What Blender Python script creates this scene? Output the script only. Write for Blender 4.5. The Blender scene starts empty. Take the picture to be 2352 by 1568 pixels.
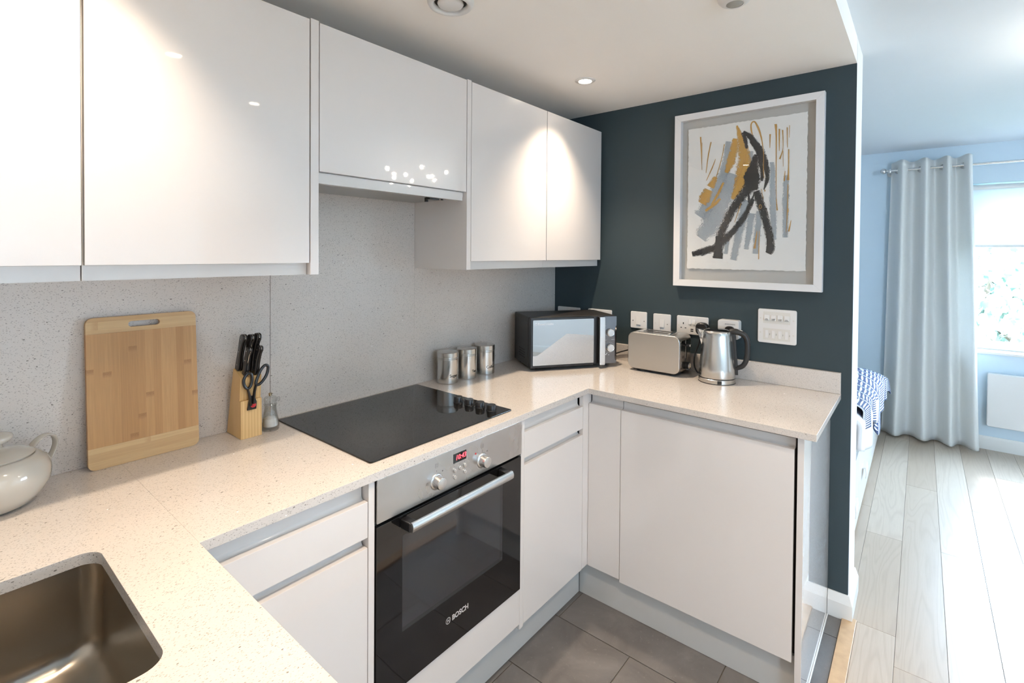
import bpy, bmesh, math, random
from mathutils import Vector, Matrix, noise
random.seed(11)
SC = bpy.context.scene
COL = SC.collection
PI = math.pi

# ------------------------------------------------------------------ materials
def newmat(name):
    m = bpy.data.materials.new(name); m.use_nodes = True
    nt = m.node_tree
    return m, nt, nt.nodes['Principled BSDF']

def setp(b, **k):
    for a, v in k.items():
        b.inputs[a.replace('_', ' ')].default_value = v

def N(nt, t, **k):
    n = nt.nodes.new(t)
    for a, v in k.items(): setattr(n, a, v)
    return n

def L(nt, a, b): nt.links.new(a, b)

def math_(nt, op, a, b=None, clamp=False):
    n = N(nt, 'ShaderNodeMath', operation=op); n.use_clamp = clamp
    for i, v in enumerate((a, b)):
        if v is None: continue
        if isinstance(v, (int, float)): n.inputs[i].default_value = v
        else: L(nt, v, n.inputs[i])
    return n.outputs[0]

def mix(nt, fac, a, b, mode='MIX'):
    n = N(nt, 'ShaderNodeMix', data_type='RGBA', blend_type=mode)
    for i, v in ((0, fac), (6, a), (7, b)):
        if isinstance(v, (int, float)): n.inputs[i].default_value = v
        elif isinstance(v, tuple): n.inputs[i].default_value = (*v, 1) if len(v) == 3 else v
        else: L(nt, v, n.inputs[i])
    return n.outputs[2]

def coords(nt, scale=(1, 1, 1), rot=(0, 0, 0), loc=(0, 0, 0)):
    tc = N(nt, 'ShaderNodeTexCoord'); mp = N(nt, 'ShaderNodeMapping')
    mp.inputs['Scale'].default_value = scale; mp.inputs['Rotation'].default_value = rot; mp.inputs['Location'].default_value = loc
    L(nt, tc.outputs['Object'], mp.inputs['Vector'])
    return mp.outputs[0]

def noi(nt, vec, scale, detail=2, rough=.5, dist=0):
    n = N(nt, 'ShaderNodeTexNoise'); n.inputs['Scale'].default_value = scale
    n.inputs['Detail'].default_value = detail; n.inputs['Roughness'].default_value = rough
    n.inputs['Distortion'].default_value = dist
    L(nt, vec, n.inputs['Vector']); return n

def ramp(nt, fac, stops):
    r = N(nt, 'ShaderNodeValToRGB'); e = r.color_ramp.elements
    while len(e) < len(stops): e.new(.5)
    for i, (p, c) in enumerate(stops):
        e[i].position = p; e[i].color = (*c, 1) if len(c) == 3 else c
    L(nt, fac, r.inputs[0]); return r.outputs[0]

def bump(nt, b, h, strength=.2, dist=.001):
    n = N(nt, 'ShaderNodeBump'); n.inputs['Strength'].default_value = strength
    n.inputs['Distance'].default_value = dist
    L(nt, h, n.inputs['Height']); L(nt, n.outputs[0], b.inputs['Normal'])

def flat(name, col, rough=.5, metal=0, coat=0, spec=.5, var=0.0, vs=8, bmp=0, bs=200, **k):
    m, nt, b = newmat(name)
    setp(b, Base_Color=(*col, 1), Roughness=rough, Metallic=metal, Coat_Weight=coat, Coat_Roughness=.03)
    b.inputs['Specular IOR Level'].default_value = spec
    v = coords(nt)
    if var:
        n = noi(nt, v, vs, 3)
        L(nt, mix(nt, n.outputs[0], tuple(c * (1 - var) for c in col), tuple(min(1, c * (1 + var)) for c in col)), b.inputs['Base Color'])
    if bmp:
        n2 = noi(nt, v, bs, 2); bump(nt, b, n2.outputs[0], bmp)
    for a, x in k.items(): b.inputs[a.replace('_', ' ')].default_value = x
    return m

def emis(name, col, s):
    m, nt, b = newmat(name)
    setp(b, Base_Color=(*col, 1), Emission_Color=(*col, 1), Emission_Strength=s)
    return m

def quartz():
    m, nt, b = newmat('quartz')
    v = coords(nt)
    big = noi(nt, v, 6, 2)
    base = mix(nt, big.outputs[0], (.645, .59, .545), (.71, .655, .605))
    fine = noi(nt, v, 420, 2, .6)
    base = mix(nt, math_(nt, 'MULTIPLY', fine.outputs[0], .5), base, (.47, .425, .39))
    def specks(scale, thr, rad, rot, stretch):
        mp = N(nt, 'ShaderNodeMapping'); mp.inputs['Rotation'].default_value = rot; mp.inputs['Scale'].default_value = (1, stretch, stretch)
        L(nt, v, mp.inputs[0])
        dn = noi(nt, mp.outputs[0], scale * .5, 1)
        vv = N(nt, 'ShaderNodeVectorMath', operation='MULTIPLY_ADD')
        L(nt, dn.outputs['Color'], vv.inputs[0]); vv.inputs[1].default_value = (.9 / scale,) * 3; L(nt, mp.outputs[0], vv.inputs[2])
        vo = N(nt, 'ShaderNodeTexVoronoi'); vo.inputs['Scale'].default_value = scale
        L(nt, vv.outputs[0], vo.inputs['Vector'])
        sp = N(nt, 'ShaderNodeSeparateColor'); L(nt, vo.outputs['Color'], sp.inputs[0])
        a = math_(nt, 'LESS_THAN', sp.outputs[0], thr)
        r = math_(nt, 'MULTIPLY', sp.outputs[1], rad)
        c = math_(nt, 'LESS_THAN', vo.outputs['Distance'], r)
        return math_(nt, 'MULTIPLY', a, c), sp.outputs[2]
    s1, r1 = specks(250, .42, .46, (.5, .3, .6), 1.9)
    c = mix(nt, math_(nt, 'MULTIPLY', s1, .66), base, mix(nt, r1, (.16, .14, .12), (.40, .37, .34)))
    s1, r1 = specks(250, .40, .46, (-.4, .8, -.9), 2.0)
    c = mix(nt, math_(nt, 'MULTIPLY', s1, .66), c, mix(nt, r1, (.16, .14, .12), (.42, .39, .36)))
    s2, r2 = specks(130, .06, .34, (1.1, .2, .3), 1.6)
    c = mix(nt, math_(nt, 'MULTIPLY', s2, .8), c, (.12, .105, .09))
    s3, r3 = specks(80, .012, .20, (0, 0, 0), 1.0)
    c = mix(nt, s3, c, (.98, .98, 1.0))  # sparkle glints put into the colour as near-white specks
    L(nt, c, b.inputs['Base Color'])
    setp(b, Roughness=.16); b.inputs['Specular IOR Level'].default_value = .5
    return m

def brushed(name, col=(.60, .585, .56), rough=.28, axis='Z', aniso=.6):
    m, nt, b = newmat(name)
    sc = {'Z': (3, 3, 1800), 'X': (3, 300, 1500), 'Y': (1500, 3, 1500)}[axis]
    v = coords(nt, sc)
    n = noi(nt, v, 1, 2)
    setp(b, Metallic=1.0, Roughness=rough)
    L(nt, mix(nt, n.outputs[0], tuple(c * .985 for c in col), tuple(min(1, c * 1.015) for c in col)), b.inputs['Base Color'])
    r = math_(nt, 'MULTIPLY_ADD', n.outputs[0], .02); r.node.inputs[2].default_value = rough - .01
    L(nt, r, b.inputs['Roughness'])
    if aniso:
        b.inputs['Anisotropic'].default_value = aniso
        t = N(nt, 'ShaderNodeTangent', direction_type='RADIAL', axis='Z'); L(nt, t.outputs[0], b.inputs['Tangent'])
    return m

def smudged_steel():
    m, nt, b = newmat('smudged_steel')
    v = coords(nt, (3, 3, 3)); n = noi(nt, v, 2.2, 3, .5, .6)
    v2 = coords(nt, (3, 3, 700)); n2 = noi(nt, v2, 1, 1)
    c = mix(nt, n.outputs[0], (.50, .49, .49), (.66, .645, .63))
    L(nt, c, b.inputs['Base Color'])
    r = math_(nt, 'MULTIPLY_ADD', n.outputs[0], .25); r.node.inputs[2].default_value = .17
    L(nt, r, b.inputs['Roughness']); setp(b, Metallic=1.0)
    bump(nt, b, n2.outputs[0], .03, .0005)
    return m

def glass(name, col=(1, 1, 1), rough=0, ior=1.45):
    m, nt, b = newmat(name)
    setp(b, Base_Color=(*col, 1), Roughness=rough, Transmission_Weight=1.0, IOR=ior)
    return m

def schlick(nt, f0):
    lw = N(nt, 'ShaderNodeLayerWeight'); lw.inputs[0].default_value = .5
    p = math_(nt, 'POWER', lw.outputs['Facing'], 4.0)
    o = math_(nt, 'MULTIPLY_ADD', p, 1 - f0); o.node.inputs[2].default_value = f0
    return o

def pane(name, tint=(1, 1, 1), refl=.06):
    # thin sheet glass: mostly transparent with a fresnel reflection
    m = bpy.data.materials.new(name); m.use_nodes = True; nt = m.node_tree
    nt.nodes.remove(nt.nodes['Principled BSDF'])
    out = nt.nodes['Material Output']
    tr = N(nt, 'ShaderNodeBsdfTransparent'); tr.inputs[0].default_value = (*tint, 1)
    gl = N(nt, 'ShaderNodeBsdfGlossy'); gl.inputs['Roughness'].default_value = .01
    ms = N(nt, 'ShaderNodeMixShader')
    L(nt, schlick(nt, refl * .6), ms.inputs[0]); L(nt, tr.outputs[0], ms.inputs[1]); L(nt, gl.outputs[0], ms.inputs[2])
    L(nt, ms.outputs[0], out.inputs[0])
    return m

def bamboo(vertical=True):
    m, nt, b = newmat('bamboo_' + ('strips' if vertical else 'band'))
    tc = N(nt, 'ShaderNodeTexCoord'); sep = N(nt, 'ShaderNodeSeparateXYZ'); L(nt, tc.outputs['Object'], sep.inputs[0])
    along, across = (sep.outputs[2], sep.outputs[0]) if vertical else (sep.outputs[0], sep.outputs[2])
    idx = math_(nt, 'FLOOR', math_(nt, 'MULTIPLY', across, 1 / .0185 if vertical else 1 / .021))
    wn = N(nt, 'ShaderNodeTexWhiteNoise', noise_dimensions='1D'); L(nt, idx, wn.inputs['W'])
    seg = math_(nt, 'FLOOR', math_(nt, 'ADD', math_(nt, 'MULTIPLY', along, 4.3), math_(nt, 'MULTIPLY', wn.outputs[0], 9)))
    cx = N(nt, 'ShaderNodeCombineXYZ'); L(nt, idx, cx.inputs[0]); L(nt, seg, cx.inputs[1])
    wn2 = N(nt, 'ShaderNodeTexWhiteNoise', noise_dimensions='2D'); L(nt, cx.outputs[0], wn2.inputs['Vector'])
    mp = N(nt, 'ShaderNodeMapping'); mp.inputs['Scale'].default_value = (420, 60, 9) if vertical else (9, 60, 420)
    L(nt, tc.outputs['Object'], mp.inputs[0]); g = noi(nt, mp.outputs[0], 1, 3, .6)
    if vertical: a, c2, dk = (.46, .235, .085), (.60, .345, .145), (.26, .115, .04)
    else: a, c2, dk = (.57, .36, .165), (.68, .46, .235), (.45, .27, .12)
    c = mix(nt, wn.outputs[0], a, c2)
    c = mix(nt, math_(nt, 'MULTIPLY', g.outputs[0], .75), c, tuple(x * .60 for x in a))
    fr = math_(nt, 'FRACT', math_(nt, 'ADD', math_(nt, 'MULTIPLY', along, 4.3), math_(nt, 'MULTIPLY', wn.outputs[0], 9)))
    band = math_(nt, 'MULTIPLY', math_(nt, 'MULTIPLY', math_(nt, 'SUBTRACT', fr, .93), 22, True), math_(nt, 'LESS_THAN', wn2.outputs[0], .45))
    mp2 = N(nt, 'ShaderNodeMapping'); mp2.inputs['Scale'].default_value = (900, 900, 400); L(nt, tc.outputs['Object'], mp2.inputs[0])
    g2 = noi(nt, mp2.outputs[0], 1, 2)
    c = mix(nt, math_(nt, 'MULTIPLY', band, math_(nt, 'MULTIPLY', g2.outputs[0], 1.25)), c, dk)
    L(nt, c, b.inputs['Base Color']); setp(b, Roughness=.45)
    return m

def pine():
    m, nt, b = newmat('pine_wood')
    v = coords(nt, (1, 1, .10)); n = noi(nt, v, 60, 3, .6, .6)
    w = N(nt, 'ShaderNodeTexWave', wave_type='BANDS', bands_direction='X'); w.inputs['Scale'].default_value = 34
    w.inputs['Distortion'].default_value = 2.5; w.inputs['Detail'].default_value = 2; L(nt, coords(nt, (1, .7, .05)), w.inputs['Vector'])
    c = mix(nt, w.outputs[0], (.60, .38, .155), (.72, .49, .23))
    c = mix(nt, math_(nt, 'MULTIPLY', n.outputs[0], .4), c, (.50, .30, .11))
    L(nt, c, b.inputs['Base Color']); setp(b, Roughness=.45)
    return m

def oak_floor():
    m, nt, b = newmat('oak_planks')
    at = N(nt, 'ShaderNodeAttribute', attribute_name='tone'); sp = N(nt, 'ShaderNodeSeparateColor'); L(nt, at.outputs['Color'], sp.inputs[0])
    tc = N(nt, 'ShaderNodeTexCoord')
    off = N(nt, 'ShaderNodeVectorMath', operation='MULTIPLY_ADD'); L(nt, at.outputs['Color'], off.inputs[0])
    off.inputs[1].default_value = (37, 91, 53); L(nt, tc.outputs['Object'], off.inputs[2])
    mp = N(nt, 'ShaderNodeMapping'); mp.inputs['Scale'].default_value = (.75, 8.5, 1); L(nt, off.outputs[0], mp.inputs[0])
    n = noi(nt, mp.outputs[0], 1.0, 2, .45, .5)
    rings = math_(nt, 'SINE', math_(nt, 'MULTIPLY', n.outputs[0], 105))
    rings = math_(nt, 'MULTIPLY_ADD', rings, .5); rings.node.inputs[2].default_value = .5
    mp2 = N(nt, 'ShaderNodeMapping'); mp2.inputs['Scale'].default_value = (10, 260, 1); L(nt, off.outputs[0], mp2.inputs[0])
    fib = noi(nt, mp2.outputs[0], 1, 3, .6)
    c = mix(nt, sp.outputs[0], (.42, .33, .25), (.57, .48, .39))
    c = mix(nt, math_(nt, 'MULTIPLY', math_(nt, 'POWER', rings, 3), .26), c, (.30, .22, .155))
    c = mix(nt, math_(nt, 'MULTIPLY', fib.outputs[0], .38), c, (.30, .215, .15))
    L(nt, c, b.inputs['Base Color']); setp(b, Roughness=.33); b.inputs['Specular IOR Level'].default_value = .7
    bump(nt, b, fib.outputs[0], .08, .0006)
    return m

def tile_mat():
    m, nt, b = newmat('grey_porcelain_tile')
    at = N(nt, 'ShaderNodeAttribute', attribute_name='tone')
    tc = N(nt, 'ShaderNodeTexCoord')
    off = N(nt, 'ShaderNodeVectorMath', operation='MULTIPLY_ADD'); L(nt, at.outputs['Color'], off.inputs[0])
    off.inputs[1].default_value = (17, 31, 3); L(nt, tc.outputs['Object'], off.inputs[2])
    n = noi(nt, off.outputs[0], 5, 5, .65, .8); n2 = noi(nt, off.outputs[0], 70, 4, .75)
    c = ramp(nt, n.outputs[0], [(.3, (.105, .096, .090)), (.6, (.150, .138, .130)), (.75, (.185, .172, .162))])
    c = mix(nt, math_(nt, 'MULTIPLY', math_(nt, 'GREATER_THAN', n2.outputs[0], .64), .35), c, (.25, .235, .22))
    L(nt, c, b.inputs['Base Color']); setp(b, Roughness=.48)
    return m

def linen():
    m, nt, b = newmat('curtain_linen')
    w = noi(nt, coords(nt, (40, 40, 700)), 1, 2, .6); w2 = noi(nt, coords(nt, (500, 500, 12)), 1, 2)
    c = mix(nt, w.outputs[0], (.84, .84, .82), (.94, .94, .92))
    c = mix(nt, math_(nt, 'MULTIPLY', w2.outputs[0], .3), c, (.77, .775, .76))
    L(nt, c, b.inputs['Base Color']); setp(b, Roughness=.85)
    b.inputs['Sheen Weight'].default_value = .3
    bump(nt, b, w.outputs[0], .15, .001)
    # a little light comes through the cloth
    out = nt.nodes['Material Output']
    tl = N(nt, 'ShaderNodeBsdfTranslucent'); L(nt, c, tl.inputs[0])
    ms = N(nt, 'ShaderNodeMixShader'); ms.inputs[0].default_value = .22
    L(nt, b.outputs[0], ms.inputs[1]); L(nt, tl.outputs[0], ms.inputs[2]); L(nt, ms.outputs[0], out.inputs[0])
    return m

def blind_mat():
    m, nt, b = newmat('blind_fabric')
    out = nt.nodes['Material Output']; setp(b, Base_Color=(.86, .87, .88, 1), Roughness=.8)
    w = noi(nt, coords(nt, (300, 300, 300)), 1, 1); bump(nt, b, w.outputs[0], .05, .001)
    tl = N(nt, 'ShaderNodeBsdfTranslucent'); tl.inputs[0].default_value = (.85, .88, .92, 1)
    ms = N(nt, 'ShaderNodeMixShader'); ms.inputs[0].default_value = .45
    L(nt, b.outputs[0], ms.inputs[1]); L(nt, tl.outputs[0], ms.inputs[2]); L(nt, ms.outputs[0], out.inputs[0])
    return m

def leafy_cloth():
    # navy bars between white leaf shapes set in slanting columns, by UV
    m, nt, b = newmat('navy_leaf_print')
    uv = N(nt, 'ShaderNodeUVMap'); sep = N(nt, 'ShaderNodeSeparateXYZ'); L(nt, uv.outputs[0], sep.inputs[0])
    u = math_(nt, 'MULTIPLY', sep.outputs[0], 9.0)
    v = math_(nt, 'ADD', math_(nt, 'MULTIPLY', sep.outputs[1], 30.0), math_(nt, 'MULTIPLY', u, .6))
    fu = math_(nt, 'SUBTRACT', math_(nt, 'FRACT', u), .5); fv = math_(nt, 'SUBTRACT', math_(nt, 'FRACT', v), .5)
    e = math_(nt, 'ADD', math_(nt, 'POWER', math_(nt, 'MULTIPLY', math_(nt, 'ABSOLUTE', fu), 2.5), 2), math_(nt, 'POWER', math_(nt, 'MULTIPLY', math_(nt, 'ABSOLUTE', fv), 4.0), 2))
    leaf = math_(nt, 'LESS_THAN', e, 1.0)
    gap = math_(nt, 'GREATER_THAN', math_(nt, 'ABSOLUTE', fu), .455)
    f = math_(nt, 'MAXIMUM', leaf, gap)
    L(nt, mix(nt, f, (.018, .040, .135), (.74, .77, .80)), b.inputs['Base Color']); setp(b, Roughness=.8)
    return m

def hood_mesh():
    m, nt, b = newmat('hood_filter_mesh')
    v = N(nt, 'ShaderNodeTexVoronoi', feature='F1'); v.inputs['Scale'].default_value = 260; v.inputs['Randomness'].default_value = 0
    L(nt, coords(nt, (1, 1, 1), (0, 0, .7)), v.inputs['Vector'])
    c = ramp(nt, v.outputs['Distance'], [(.0, (.10, .095, .09)), (.45, (.42, .41, .39))])
    L(nt, c, b.inputs['Base Color']); setp(b, Metallic=.7, Roughness=.4)
    return m

def brick():
    m, nt, b = newmat('red_brick')
    v = coords(nt, (1, 1, 1), (PI / 2, 0, PI / 2))
    t = N(nt, 'ShaderNodeTexBrick'); t.inputs['Scale'].default_value = 4
    t.inputs['Color1'].default_value = (.20, .07, .06, 1); t.inputs['Color2'].default_value = (.28, .10, .08, 1); t.inputs['Mortar'].default_value = (.3, .27, .25, 1)
    L(nt, v, t.inputs['Vector']); L(nt, t.outputs[0], b.inputs['Base Color']); setp(b, Roughness=.9)
    return m

def brush(name, col, cover=.5, edge=.2, sharp=14, thin=0.0):
    # dry-brush paint: streaks of paper show through the pigment
    m, nt, b = newmat(name)
    uv = N(nt, 'ShaderNodeUVMap'); mp = N(nt, 'ShaderNodeMapping'); mp.inputs['Scale'].default_value = (3, 26, 1)
    L(nt, uv.outputs[0], mp.inputs[0]); n = noi(nt, mp.outputs[0], 1, 4, .7)
    n2 = noi(nt, coords(nt), 300, 2)
    s = math_(nt, 'ADD', math_(nt, 'MULTIPLY', n.outputs[0], .7), math_(nt, 'MULTIPLY', n2.outputs[0], .3))
    sp = N(nt, 'ShaderNodeSeparateXYZ'); L(nt, uv.outputs[0], sp.inputs[0])
    e = math_(nt, 'POWER', math_(nt, 'ABSOLUTE', math_(nt, 'SUBTRACT', math_(nt, 'MULTIPLY', sp.outputs[1], 2.0), 1.0)), 2.0)
    s = math_(nt, 'ADD', s, math_(nt, 'MULTIPLY', e, edge))
    f = math_(nt, 'MULTIPLY', math_(nt, 'SUBTRACT', s, cover), sharp, True)
    f = math_(nt, 'MAXIMUM', f, thin)
    out = nt.nodes['Material Output']; tr = N(nt, 'ShaderNodeBsdfTransparent'); ms = N(nt, 'ShaderNodeMixShader')
    L(nt, f, ms.inputs[0]); L(nt, b.outputs[0], ms.inputs[1]); L(nt, tr.outputs[0], ms.inputs[2]); L(nt, ms.outputs[0], out.inputs[0])
    c = mix(nt, n2.outputs[0], tuple(x * .8 for x in col), tuple(min(1, x * 1.2) for x in col))
    L(nt, c, b.inputs['Base Color']); setp(b, Roughness=.7)
    return m

M = dict(
    quartz=quartz(), gloss=flat('white_gloss_lacquer', (.735, .690, .662), .22, coat=1.0),
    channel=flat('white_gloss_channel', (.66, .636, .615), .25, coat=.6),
    plinth=flat('pale_plinth', (.60, .585, .56), .25, coat=.5),
    wall=flat('white_wall_paint', (.80, .79, .77), .8, var=.01, bmp=.02),
    bluecast=flat('white_paint_blue_cast', (.72, .77, .82), .8, var=.01),  # white living ceiling with the bluish daylight cast put into its colour
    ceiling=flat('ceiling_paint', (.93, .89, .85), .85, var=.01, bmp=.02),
    teal=flat('dark_teal_paint', (.028, .046, .054), .62, var=.04, bmp=.03),
    blue=flat('pale_blue_paint', (.62, .735, .82), .8, var=.02, bmp=.02),
    woodwork=flat('white_satin_woodwork', (.78, .77, .74), .35, coat=.3, var=.01),
    oak=oak_floor(), tile=tile_mat(), grout=flat('brown_grout', (.13, .11, .085), .9, var=.1, vs=80),
    black_gap=flat('dark_gap', (.02, .018, .016), .7), carcass=flat('carcass_board', (.70, .67, .60), .5),
    blackglass=flat('black_glass', (.006, .006, .007), .045, spec=.6),
    hobglass=flat('hob_glass', (.0075, .0073, .0078), .035, spec=.45),
    hobring=flat('hob_ring_print', (.040, .039, .038), .12, spec=.5),
    black=flat('black_plastic', (.012, .012, .013), .30), blackm=flat('black_satin', (.022, .020, .019), .42, bmp=.04, bs=700),
    steel=brushed('brushed_steel', rough=.20, aniso=.8), steelX=brushed('brushed_steel_long', axis='Y', aniso=.0, rough=.33), smud=smudged_steel(),
    sinksteel=brushed('sink_steel', (.40, .36, .31), .28, 'X', 0),
    chrome=flat('chrome', (.78, .77, .76), .07, 1), alu=flat('satin_aluminium', (.70, .69, .68), .27, 1),
    mirror=flat('mirror_glass', (.50, .485, .47), .015, 1), darkmirror=flat('dark_mirror_panel', (.20, .20, .21), .03, 1),
    plastic=flat('white_plastic', (.74, .72, .70), .28), plastic2=flat('off_white_plastic', (.68, .65, .60), .3),
    ceramic=flat('cream_glazed_ceramic', (.50, .465, .405), .10, coat=1),
    bambooV=bamboo(True), bambooH=bamboo(False), pine=pine(),
    frame=flat('white_painted_frame', (.76, .74, .73), .45, var=.02), mount=flat('oatmeal_backing', (.52, .50, .465), .9, bmp=.1, bs=400),
    paper=flat('handmade_paper', (.86, .845, .81), .9, var=.03, vs=40, bmp=.3, bs=120),
    pblack=brush('black_paint', (.012, .011, .012), .60, .22, 16), pochre=brush('ochre_paint', (.56, .31, .06), .61, .20, 16), pgrey=brush('grey_wash_paint', (.42, .47, .51), .50, .35, 4, .28),
    pdrip=flat('ochre_drips', (.50, .27, .06), .5), pcore=flat('dense_black_paint', (.014, .013, .013), .7, var=.2),
    pane=pane('sheet_glass'), glass=pane('clear_acrylic', (.90, .905, .90), .10),
    salt=flat('sea_salt', (.86, .84, .82), .7, bmp=.6, bs=500), brass=flat('pale_brass', (.62, .52, .38), .2, 1),
    red=flat('red_badge', (.55, .02, .03), .35), ink=flat('black_ink', (.02, .018, .017), .5), silverink=flat('silver_print', (.62, .60, .60), .35, .3), greyink=flat('grey_print', (.20, .19, .19), .5),
    led=emis('red_digits', (1.0, .035, .05), 5.0), lamp=emis('warm_lamp', (1.0, .86, .66), 30.0), bulb=emis('chandelier_bulb', (1.0, .88, .74), 110.0),
    linen=linen(), blind=blind_mat(), print=leafy_cloth(), bedding=flat('white_bedding', (.82, .83, .85), .85, bmp=.1, bs=60),
    hoodmesh=hood_mesh(), brick=brick(), cavity=flat('oven_enamel', (.07, .072, .08), .35),
    leaf=flat('tree_leaves', (.25, .33, .27), .7, var=.35, vs=3), bark=flat('tree_bark', (.14, .10, .07), .9),  # leaf: paler than real leaves, outdoor glare put into the colour
    door=flat('walnut_veneer', (.16, .075, .035), .35, var=.2, vs=5), silicone=flat('silicone', (.45, .43, .38), .4),
    grass=flat('lawn', (.07, .09, .05), .9, var=.3, vs=2), asphalt=flat('street_render', (.55, .55, .53), .9),
)
# oven window: tinted glass one can just see through
def tinted():
    m = bpy.data.materials.new('tinted_oven_glass'); m.use_nodes = True; nt = m.node_tree
    nt.nodes.remove(nt.nodes['Principled BSDF']); out = nt.nodes['Material Output']
    tr = N(nt, 'ShaderNodeBsdfTransparent'); tr.inputs[0].default_value = (.86, .87, .90, 1)
    gl = N(nt, 'ShaderNodeBsdfGlossy'); gl.inputs['Roughness'].default_value = .04
    df = N(nt, 'ShaderNodeBsdfDiffuse'); df.inputs[0].default_value = (.10, .10, .107, 1)
    a = N(nt, 'ShaderNodeMixShader'); a.inputs[0].default_value = .24
    ms = N(nt, 'ShaderNodeMixShader'); L(nt, tr.outputs[0], a.inputs[1]); L(nt, df.outputs[0], a.inputs[2])
    L(nt, schlick(nt, .05), ms.inputs[0]); L(nt, a.outputs[0], ms.inputs[1]); L(nt, gl.outputs[0], ms.inputs[2]); L(nt, ms.outputs[0], out.inputs[0])
    return m
M['ovenglass'] = tinted()

# ------------------------------------------------------------------ object helpers
ROOT = {}
def rootmat(o): return ROOT.get(o.name, Matrix())

def thing(name, label, cat, loc=(0, 0, 0), rz=0, group=None):
    o = bpy.data.objects.new(name, None); COL.objects.link(o)
    o.location = loc; o.rotation_euler = (0, 0, rz); o.empty_display_size = .05
    o['label'] = label; o['category'] = cat
    if group: o['group'] = group
    ROOT[o.name] = Matrix.Translation(loc) @ Matrix.Rotation(rz, 4, 'Z')
    return o

def tag(o, label, cat, group=None):
    o['label'] = label; o['category'] = cat
    if group: o['group'] = group
    return o

def obj(name, bm, m, parent=None, local=False, smooth=True, ang=35, label=None, recalc=True):
    """bm in world coordinates unless local (then in the thing's own frame)"""
    me = bpy.data.meshes.new(name)
    if parent is not None and not local:
        bm.transform(rootmat(parent).inverted())
    if recalc: bmesh.ops.recalc_face_normals(bm, faces=bm.faces[:])
    bm.to_mesh(me); bm.free()
    if m is not None: me.materials.append(m)
    if smooth:
        for p in me.polygons: p.use_smooth = True
        me.set_sharp_from_angle(angle=math.radians(ang))
    o = bpy.data.objects.new(name, me); COL.objects.link(o)
    if smooth and me.polygons:
        ar = [p.area for p in me.polygons]
        if max(ar) > .06 * sum(ar):
            wn_ = o.modifiers.new('n', 'WEIGHTED_NORMAL'); wn_.keep_sharp = True
    if parent is not None:
        o.parent = parent; ROOT[o.name] = rootmat(parent)
    if label: o['label'] = label
    return o

def struct(name, bm, m, parent=None, **k):
    o = obj(name, bm, m, parent, **k)
    if parent is None: o['kind'] = 'structure'
    return o

def copy_tree(o, parent=None):
    c = o.copy(); COL.objects.link(c)
    if parent is not None: c.parent = parent
    for ch in list(o.children): copy_tree(ch, c)
    return c

def NB(): return bmesh.new()

def bx(bm, x0, x1, y0, y1, z0, z1, bev=0, seg=2):
    r = bmesh.ops.create_cube(bm, size=1)
    vs = r['verts']
    for v in vs:
        v.co = Vector((x0 + (v.co.x + .5) * (x1 - x0), y0 + (v.co.y + .5) * (y1 - y0), z0 + (v.co.z + .5) * (z1 - z0)))
    if bev:
        es = list({e for v in vs for e in v.link_edges})
        bmesh.ops.bevel(bm, geom=es, offset=bev, segments=seg, affect='EDGES', profile=.5)
    return bm

def B(*a, **k): return bx(NB(), *a, **k)

def poly(bm, pts, thick, mat4=None, bev=0, seg=2, inners=()):
    """2D outline (with optional holes) in local XY extruded along +Z by thick, then mat4"""
    t = bmesh.new()
    loops = [list(pts)] + [list(i) for i in inners]
    edges = []
    for lp in loops:
        vs = [t.verts.new((p[0], p[1], 0)) for p in lp]
        for i in range(len(vs)): edges.append(t.edges.new((vs[i], vs[(i + 1) % len(vs)])))
    if inners: bmesh.ops.triangle_fill(t, use_beauty=True, use_dissolve=False, edges=edges, normal=(0, 0, 1))
    else: t.faces.new(t.verts[:])
    if thick:
        r = bmesh.ops.extrude_face_region(t, geom=t.faces[:])
        nv = [g for g in r['geom'] if isinstance(g, bmesh.types.BMVert)]
        for v in nv: v.co.z += thick
    bmesh.ops.recalc_face_normals(t, faces=t.faces[:])
    if bev and thick:
        es = [e for e in t.edges if len(e.link_faces) == 2 and abs(e.verts[0].co.z - e.verts[1].co.z) < 1e-7 and e.calc_face_angle(0) > .8]
        bmesh.ops.bevel(t, geom=es, offset=bev, segments=seg, affect='EDGES', profile=.5)
    if mat4 is not None: t.transform(mat4)
    me = bpy.data.meshes.new('t'); t.to_mesh(me); t.free(); bm.from_mesh(me); bpy.data.meshes.remove(me)
    return bm

def rr(x0, x1, y0, y1, r, n=6):
    out = []
    for cx, cy, a0 in ((x1 - r, y0 + r, -90), (x1 - r, y1 - r, 0), (x0 + r, y1 - r, 90), (x0 + r, y0 + r, 180)):
        for i in range(n + 1):
            a = math.radians(a0 + 90 * i / n); out.append((cx + r * math.cos(a), cy + r * math.sin(a)))
    return out

def frame4(o, ex, ey, ez):
    m = Matrix.Identity(4)
    for i in range(3): m[i][0], m[i][1], m[i][2], m[i][3] = ex[i], ey[i], ez[i], o[i]
    return m
def onX(x, flip=-1): return frame4((x, 0, 0), (0, 1, 0), (0, 0, 1), (flip, 0, 0))       # 2D (y,z) -> plane x, thick towards flip*x
def onY(y, flip=-1): return frame4((0, y, 0), (1, 0, 0), (0, 0, 1), (0, flip, 0))       # 2D (x,z) -> plane y

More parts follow.
